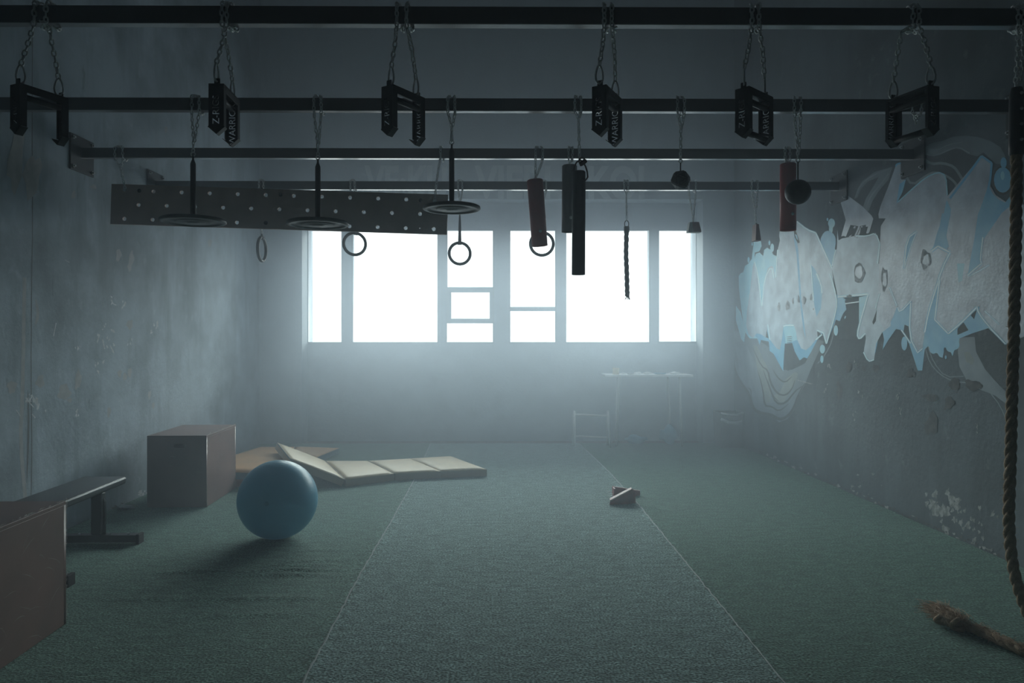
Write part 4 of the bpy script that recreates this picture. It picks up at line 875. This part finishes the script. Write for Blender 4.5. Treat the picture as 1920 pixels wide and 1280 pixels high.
# ------------------------------------------------------------------ flat bench
m_pad = mat('black_vinyl', (.035, .037, .042), .28, bump=.08, bscale=120)
m_bsteel = mat('black_bench_steel', (.022, .024, .026), .35)
m_rub = mat('black_rubber_foot', (.015, .015, .016), .8)
r = empty('flat_bench', (-2.74, 4.45, 0), (0, 0, radians(0.8))); props(r, 'low black padded weight bench behind the nearest jump box', 'bench')
zt = .452
MB().box(-.155, .155, -.62, .67, zt - .055, zt, .018, seg=4).build('pad', m_pad, r, True)
MB().tube([(-.158, -.6, zt - .028), (-.158, .65, zt - .028)], .004, 6).tube([(.158, -.6, zt - .012), (.158, .65, zt - .012)], .0035, 6).build('piping', mat('pale_piping', (.45, .47, .49), .35), r, True)
MB().box(-.035, .035, -.58, .6, zt - .095, zt - .055, .006).build('spine', m_bsteel, r)
for yy, nm in ((.56, 1), (-.30, -1)):
    MB().box(-.235, .30, yy - .035, yy + .035, .012, .065, .006).build('foot_bar', m_bsteel, r)
    # upright: flat steel rising and curving into the spine
    pts = []
    o = MB().box(-.03, .05, yy - .028, yy + .028, .065, zt - .09, .010).tube([(.055, yy, .06), (.058, yy, .2), (.055, yy, .29), (.035, yy, .335), (.0, yy, .36)], .009, 8).build('upright', m_bsteel, r)
    for xx in (-.235, .30): MB().box(xx - .012, xx + .012, yy - .038, yy + .038, 0.0, .070, .004).build('end_cap', m_rub, r)
    for xx in (.09, .22, -.12): MB().lathe([(0, .008), (.008, .008), (.009, 0), (0, 0)], 6, Matrix.Translation((xx, yy, .065))).build('bolt', m_bolt, r)

# ------------------------------------------------------------------ exercise ball
m_eb = mat('blue_vinyl_ball', (.15, .46, .64), .34, col2=(.16, .48, .66), scale=2, spec=.6)
nt = m_eb.node_tree; n = nt.nodes; wv = n.new('ShaderNodeTexWave'); wv.inputs['Scale'].default_value = 34; wv.bands_direction = 'Z'; tc = n.new('ShaderNodeTexCoord'); nt.links.new(tc.outputs['Object'], wv.inputs['Vector'])
bp = n.new('ShaderNodeBump'); bp.inputs['Strength'].default_value = .12; bp.inputs['Distance'].default_value = .004; nt.links.new(wv.outputs['Fac'], bp.inputs['Height']); nt.links.new(bp.outputs['Normal'], n['Principled BSDF'].inputs['Normal'])
tl_ = n.new('ShaderNodeBsdfTranslucent'); tl_.inputs[0].default_value = (.42, .66, .76, 1); mx_ = n.new('ShaderNodeMixShader'); mx_.inputs[0].default_value = .24   # thin vinyl lets the window light through
nt.links.new(n['Principled BSDF'].outputs[0], mx_.inputs[1]); nt.links.new(tl_.outputs[0], mx_.inputs[2]); nt.links.new(mx_.outputs[0], n['Material Output'].inputs['Surface'])
R = .280; r = empty('exercise_ball', (-1.512, 5.13, R)); props(r, 'large blue inflated exercise ball on the turf', 'exercise ball')
prof = [(R * sin(pi * k / 48) * (1.006 if abs(k - 24) < 22 else 1), R * cos(pi * k / 48) * (1 if k < 44 else .998)) for k in range(49)]
o = MB().lathe(prof, 72).build('ball', m_eb, r, True); o.rotation_euler = (0, 0, 0)
vv = Vector((.02, -1, .12)).normalized()
q = MB().lathe([(0, .0015), (.007, .0015), (.009, 0), (.014, .0005), (.016, -.002), (0, -.002)], 20).build('valve_plug', m_eb, r, True); q.location = vv * (R * 1.006); q.rotation_mode = 'QUATERNION'; q.rotation_quaternion = Vector((0, 0, 1)).rotation_difference(vv)

# ------------------------------------------------------------------ folding mats
m_cream = mat('cream_vinyl_mat', (.66, .52, .34), .5, col2=(.58, .46, .31), scale=4, bump=.2, bscale=9)
m_tan = mat('orange_tan_vinyl_mat', (.56, .31, .14), .5, col2=(.47, .27, .13), scale=4, bump=.2, bscale=9)
m_mside = mat('mat_side_vinyl', (.34, .26, .18), .55); m_bluev = mat('blue_vinyl_side', (.07, .16, .23), .55); m_redv = mat('dark_red_vinyl_side', (.26, .07, .055), .55)
m_seam = mat('mat_piping', (.20, .17, .14), .6)
def slab(name, top4, th, m_top, m_side, parent, bulge=.006, down=None):
    """cushion panel: top quad (4 points), thickness; slightly pillowed"""
    b = bmesh.new(); T = [Vector(p) for p in top4]; N = 10; g = []
    for i in range(N + 1):
        row = []
        for j in range(N + 1):
            u, v = i / N, j / N; p = T[0].lerp(T[1], u).lerp(T[3].lerp(T[2], u), v); k = 16 * u * (1 - u) * v * (1 - v); e = min(u, 1 - u, v, 1 - v)
            p.z += bulge * k ** .5 - (.010 if e == 0 else 0); row.append(b.verts.new(p))
        g.append(row)
    for i in range(N):
        for j in range(N): b.faces.new((g[i][j], g[i + 1][j], g[i + 1][j + 1], g[i][j + 1])).material_index = 0
    ring_ = [g[i][0] for i in range(N)] + [g[N][j] for j in range(N)] + [g[N - i][N] for i in range(N)] + [g[0][N - j] for j in range(N)]
    n_ = (T[1] - T[0]).cross(T[3] - T[0]).normalized();
    if n_.z < 0: n_ = -n_
    dn = Vector(down) if down else -n_ * (th - .010)
    low = [b.verts.new(v.co + dn) for v in ring_]
    for k in range(len(ring_)): f = b.faces.new((ring_[k], ring_[(k + 1) % len(ring_)], low[(k + 1) % len(ring_)], low[k])); f.material_index = 1
    f = b.faces.new(low); f.material_index = 1
    bmesh.ops.recalc_face_normals(b, faces=b.faces[:]); me = bpy.data.meshes.new(name); b.to_mesh(me); b.free(); o = link(name, me, [m_top, m_side], parent)
    for p_ in me.polygons: p_.use_smooth = p_.material_index == 0
    return o
TH = .083
hA = (onZ(647, 897, TH), onZ(610, 862, TH)); hB = (onZ(740, 886, TH), onZ(690, 862, TH)); hC = (onZ(827, 881.5, TH), onZ(770, 857.5, TH)); hD = (onZ(913, 878, TH), onZ(845, 853, TH))
r = empty('folding_mat', (0, 0, 0)); props(r, 'cream folding mat unfolded on the turf behind the blue ball, left end raised', 'gym mat', 'folding gym mats')
gap = lambda a, b, t: a.lerp(b, t)
def panel(h0, h1, g0=.006, g1=.006):
    (a0, a1), (b0, b1) = h0, h1; L = (b0 - a0).length; t0 = g0 / L; t1 = 1 - g1 / L
    return [a0.lerp(b0, t0), a0.lerp(b0, t1), a1.lerp(b1, t1), a1.lerp(b1, t0)]
slab('mat_panel', panel(hA, hB), TH - .004, m_cream, m_mside, r); slab('mat_panel', panel(hB, hC, .006, .002), TH - .004, m_cream, m_mside, r); slab('mat_panel', panel(hC, hD, .002, 0), TH - .004, m_cream, m_mside, r)
hZ = (Vector((-1.93, 6.97, .265)), Vector((-2.365, 8.0, .275)))
slab('mat_panel', panel(hZ, hA, 0, .008), TH - .004, m_cream, m_mside, r)
slab('mat_end_flap', [hZ[0] + Vector((-.004, 0, -.006)), hZ[0] + Vector((-.002, 0, -.006)), hZ[1] + Vector((-.002, 0, -.006)), hZ[1] + Vector((-.004, 0, -.006))], TH - .012, m_bluev, m_bluev, r, 0)['label'] = 'blue grey end of the raised panel'
mb = MB()
for h_ in (hA, hB): mb.tube([h_[0] + Vector((0, 0, -.012)), h_[1] + Vector((0, 0, -.012))], .006, 6)
mb.build('hinge_seam', m_seam, r)
r2 = empty('folding_mat', (0, 0, 0)); props(r2, 'orange tan folding mat lying on top of the red one beside the far jump box', 'gym mat', 'folding gym mats')
zt = .150; q1 = [Vector((-2.98, 7.02, zt)), Vector((-2.02, 6.80, zt)), Vector((-2.30, 8.50, zt)), Vector((-2.71, 8.50, zt))]
slab('mat_panel', q1, .076, m_tan, m_bluev, r2, .004)
q2 = [Vector((-2.232, 8.13, .148)), Vector((-1.95, 8.10, .088)), Vector((-1.83, 8.80, .088)), Vector((-2.292, 8.51, .148))]
slab('mat_panel', q2, .078, m_tan, m_bluev, r2, .003)
r3 = empty('folding_mat', (0, 0, 0)); props(r3, 'dark red folded mat at the bottom of the stack, under the orange tan one', 'gym mat', 'folding gym mats')
slab('mat_panel', [Vector((-2.96, 7.00, .073)), Vector((-2.03, 6.79, .073)), Vector((-2.17, 7.66, .073)), Vector((-2.95, 7.75, .073))], .070, m_redv, m_redv, r3, 0)
slab('mat_panel', [Vector((-2.95, 7.76, .073)), Vector((-2.17, 7.67, .073)), Vector((-2.31, 8.50, .073)), Vector((-2.72, 8.50, .073))], .070, m_redv, m_redv, r3, 0)

# ------------------------------------------------------------------ two red wedge grips on the turf
def floor_wedge(corners, h1, label, rot=0):
    r = empty('wedge_grip', (0, 0, 0)); props(r, label, 'grip', 'red wedge grips left on the turf'); return r
a = onZ(1143, 946, 0.001); b = onZ(1191, 944, 0.001); aT = Vector((a.x + .005, a.y + .01, .040)); bT = Vector((b.x - .03, b.y + .05, .128)); cT = Vector((b.x + .0, b.y + .05, .098))
r = empty('wedge_grip', a); props(r, 'nearer red wedge grip lying on its side across the right turf seam', 'grip', 'red wedge grips left on the turf')
A = Vector(a)
back = Vector((.02, .075, 0))
mb = MB(); mb.prism([Vector(p) - A for p in (a, b, cT + Vector((0, -.04, 0)), bT + Vector((0, -.045, 0)), aT + Vector((0, -.01, 0)))], (.008, .016, 0)); mb.build('front_board', m_redd if False else mat('worn_red_board', (.36, .09, .08), .5, col2=(.28, .08, .075), scale=18), r)
MB().prism([Vector(p) - A for p in (aT + Vector((0, -.01, .001)), bT + Vector((0, -.045, .001)), bT + Vector((.01, .03, .0)), aT + Vector((.01, .07, 0)))], (0, 0, -.012)).build('top_board', mat('pale_red_edge', (.50, .30, .29), .5), r)
e = onZ(1149, 932, .001); f = onZ(1201, 930, .001)
r = empty('wedge_grip', e); props(r, 'farther red wedge grip, partly hidden behind the nearer one', 'grip', 'red wedge grips left on the turf')
E = Vector(e); w1 = E + Vector((0, .02, .095)); w2 = f + Vector((0, .02, .045))
MB().prism([p - E for p in (e + Vector((0, .02, 0)), f + Vector((0, .02, 0)), w2, w1)], (0, .018, 0)).build('rear_board', MATS['worn_red_board'], r)
MB().prism([p - E for p in (e + Vector((0, -.06, 0)), f + Vector((-.04, -.02, 0)), f + Vector((-.04, -.02, .02)), e + Vector((0, -.06, .030)))], (0, .014, 0)).build('front_board', MATS['worn_red_board'], r)
MB().box(.0, .014, -.06, .02, .0, .09, .002).build('end_board', MATS['worn_red_board'], r)
for k in range(3): MB().tube([(-.03 - .004 * k, -.05 + .045 * k, .02 + .01 * k), (.0, -.05 + .045 * k, .022 + .01 * k)], .004, 6).build('bolt', m_bolt, r)

# ------------------------------------------------------------------ table and clutter by the windows
m_tbl = mat('pale_laminate', (.75, .77, .78), .4); m_leg = mat('grey_table_legs', (.7, .72, .73), .35, .3)
x0 = onY(1136, 703, 9.42).x; x1 = onY(1300, 703, 9.42).x; zt = onY(0, 703, 9.42).z
r = empty('work_table', ((x0 + x1) / 2, 9.62, .001)); props(r, 'narrow white topped table with thin legs under the right windows', 'table'); hw = (x1 - x0) / 2
MB().box(-hw, hw, -.20, .20, zt - .028, zt, .004).build('table_top', m_tbl, r)
for sx in (-1, 1):
    for sy, dx in ((-1, .145), (1, .20)):
        MB().tube([(sx * (hw - .14 - (0 if sy < 0 else .07)), sy * .16, 0), (sx * (hw - .17 - (0 if sy < 0 else .08)), sy * .15, zt - .028)], .016, 10).build('leg', m_leg, r, True)
zt += .001
def on_table(px, dy=0.0): p = onY(px, 703, 9.42 + dy); return (p.x, 9.55 + dy, zt + .001)
r = empty('tape_roll', on_table(1158)); props(r, 'ochre roll of tape standing on the left end of the table', 'tape'); MB().lathe([(.025, 0), (.042, 0), (.042, .085), (.025, .085), (.025, 0)], 24).build('roll', mat('ochre_tape', (.62, .47, .22), .5), r, True)
def crumple(name, px, dy, sx, sy, sz, m, label, cat, group=None, seed=1, at=None):
    b = bmesh.new(); bmesh.ops.create_icosphere(b, subdivisions=3, radius=1); rr = random.Random(seed); ph = [rr.uniform(0, 6) for _ in range(6)]
    for v in b.verts:
        k = 1 + .16 * sin(5 * v.co.x + ph[0]) + .13 * sin(6 * v.co.y + ph[1]) + .12 * sin(7 * v.co.z + ph[2] + 3 * v.co.x); v.co = Vector((v.co.x * sx * k, v.co.y * sy * k, max(-.9, v.co.z) * sz * k))
    mz = min(v.co.z for v in b.verts)
    for v in b.verts: v.co.z -= mz
    me = bpy.data.meshes.new(name); b.to_mesh(me); b.free(); o = link(name, me, m, None, True); o.location = at if at else on_table(px, dy); props(o, label, cat, group); return o
m_pap = mat('white_paper', (.8, .82, .82), .7); m_bcl = mat('blue_cloth', (.10, .32, .46), .8, bump=.3)
crumple('crumpled_paper', 1173, .03, .05, .03, .008, m_pap, 'flat white paper scrap right of the ochre tape roll', 'paper', 'papers on the table', 1)
crumple('crumpled_paper', 1200, .0, .045, .04, .014, m_pap, 'white paper scrap on the middle of the table', 'paper', 'papers on the table', 2)
crumple('crumpled_paper', 1218, -.05, .055, .04, .015, m_pap, 'white paper scrap touching the blue cloth on its left', 'paper', 'papers on the table', 3)
crumple('crumpled_paper', 1270, -.03, .065, .04, .015, m_pap, 'white paper scrap at the right end of the table', 'paper', 'papers on the table', 4)
crumple('blue_cloth', 1241, -.06, .075, .05, .012, m_bcl, 'thin blue cloth lying on the table', 'cloth', None, 5)
crumple('grey_tool', 1186, -.08, .04, .02, .010, mat('grey_tool', (.25, .27, .29), .5), 'small grey tool on the front edge of the table', 'tool', None, 6)
crumple('blue_bag', 0, 0, .13, .11, .06, m_bcl, 'lower blue bag under the table, farther left', 'bag', 'blue bags under the table', 7, at=(2.0, 9.56, .002))
crumple('blue_bag', 0, 0, .12, .12, .11, m_bcl, 'taller blue bag under the right half of the table', 'bag', 'blue bags under the table', 8, at=(2.44, 9.50, .002))
# low metal trestle
X0, X1 = onY(1077, 800, 9.35).x, onY(1142, 800, 9.35).x; r = empty('metal_trestle', ((X0 + X1) / 2, 9.40, .001)); props(r, 'low grey metal trestle frame standing left of the table', 'trestle'); w_ = (X1 - X0) / 2
for s_ in (-1, 1):
    for sy in (-1, 1): MB().tube([(s_ * w_, sy * .11, 0), (s_ * (w_ - .005), sy * .03, .47)], .012, 8).build('leg', m_leg, r, True)
for z_ in (.43, .15): MB().tube([(-w_, -.03 - (.45 - z_) * .18, z_), (w_, -.03 - (.45 - z_) * .18, z_ - .02)], .011, 8).build('crossbar', m_leg, r, True)
# dark bin by the right wall
m_bin = mat('dark_plastic_bin', (.07, .08, .085), .5); r = empty('storage_bin', (3.20, 9.40, .001)); props(r, 'dark open bin standing in the corner by the right wall', 'bin')
prof = lambda z, k: [(-.155 * k, -.15 * k, z), (.155 * k, -.15 * k, z), (.155 * k, .15 * k, z), (-.155 * k, .15 * k, z)]
b = bmesh.new(); rows = [[b.verts.new(p) for p in prof(z, k)] for z, k in ((0, .86), (.46, 1.0), (.46, .94), (.02, .80))]
b.faces.new(rows[0][::-1]); b.faces.new(rows[3])
for A_r, B_r in zip(rows, rows[1:]):
    for k in range(4): b.faces.new((A_r[k], A_r[(k + 1) % 4], B_r[(k + 1) % 4], B_r[k]))
me = bpy.data.meshes.new('bin'); b.to_mesh(me); b.free(); link('body', me, m_bin, r)
MB().tube([(-.150, -.155, .455), (-.05, -.165, .437), (.05, -.165, .437), (.150, -.155, .455)], .014, 8).build('rim_highlight', m_leg, r, True)  # pale curved bar imitating the highlight along the top of the bin
MB().tube([(-.147, -.150, .38), (-.05, -.165, .34), (.05, -.165, .335), (.13, -.152, .35)], .018, 8).build('lower_highlight', m_leg, r, True)  # second pale bar, the lower curved highlight modelled as a solid strip
# folded small rag at foot of the left wall
crumple('plaster_rubble', 0, 0, .07, .04, .02, m_chip_l if 'm_chip_l' in globals() else l_sc, 'small heap of fallen plaster beside the far jump box', 'rubble', None, 9, at=(-3.05, 5.98, .001))
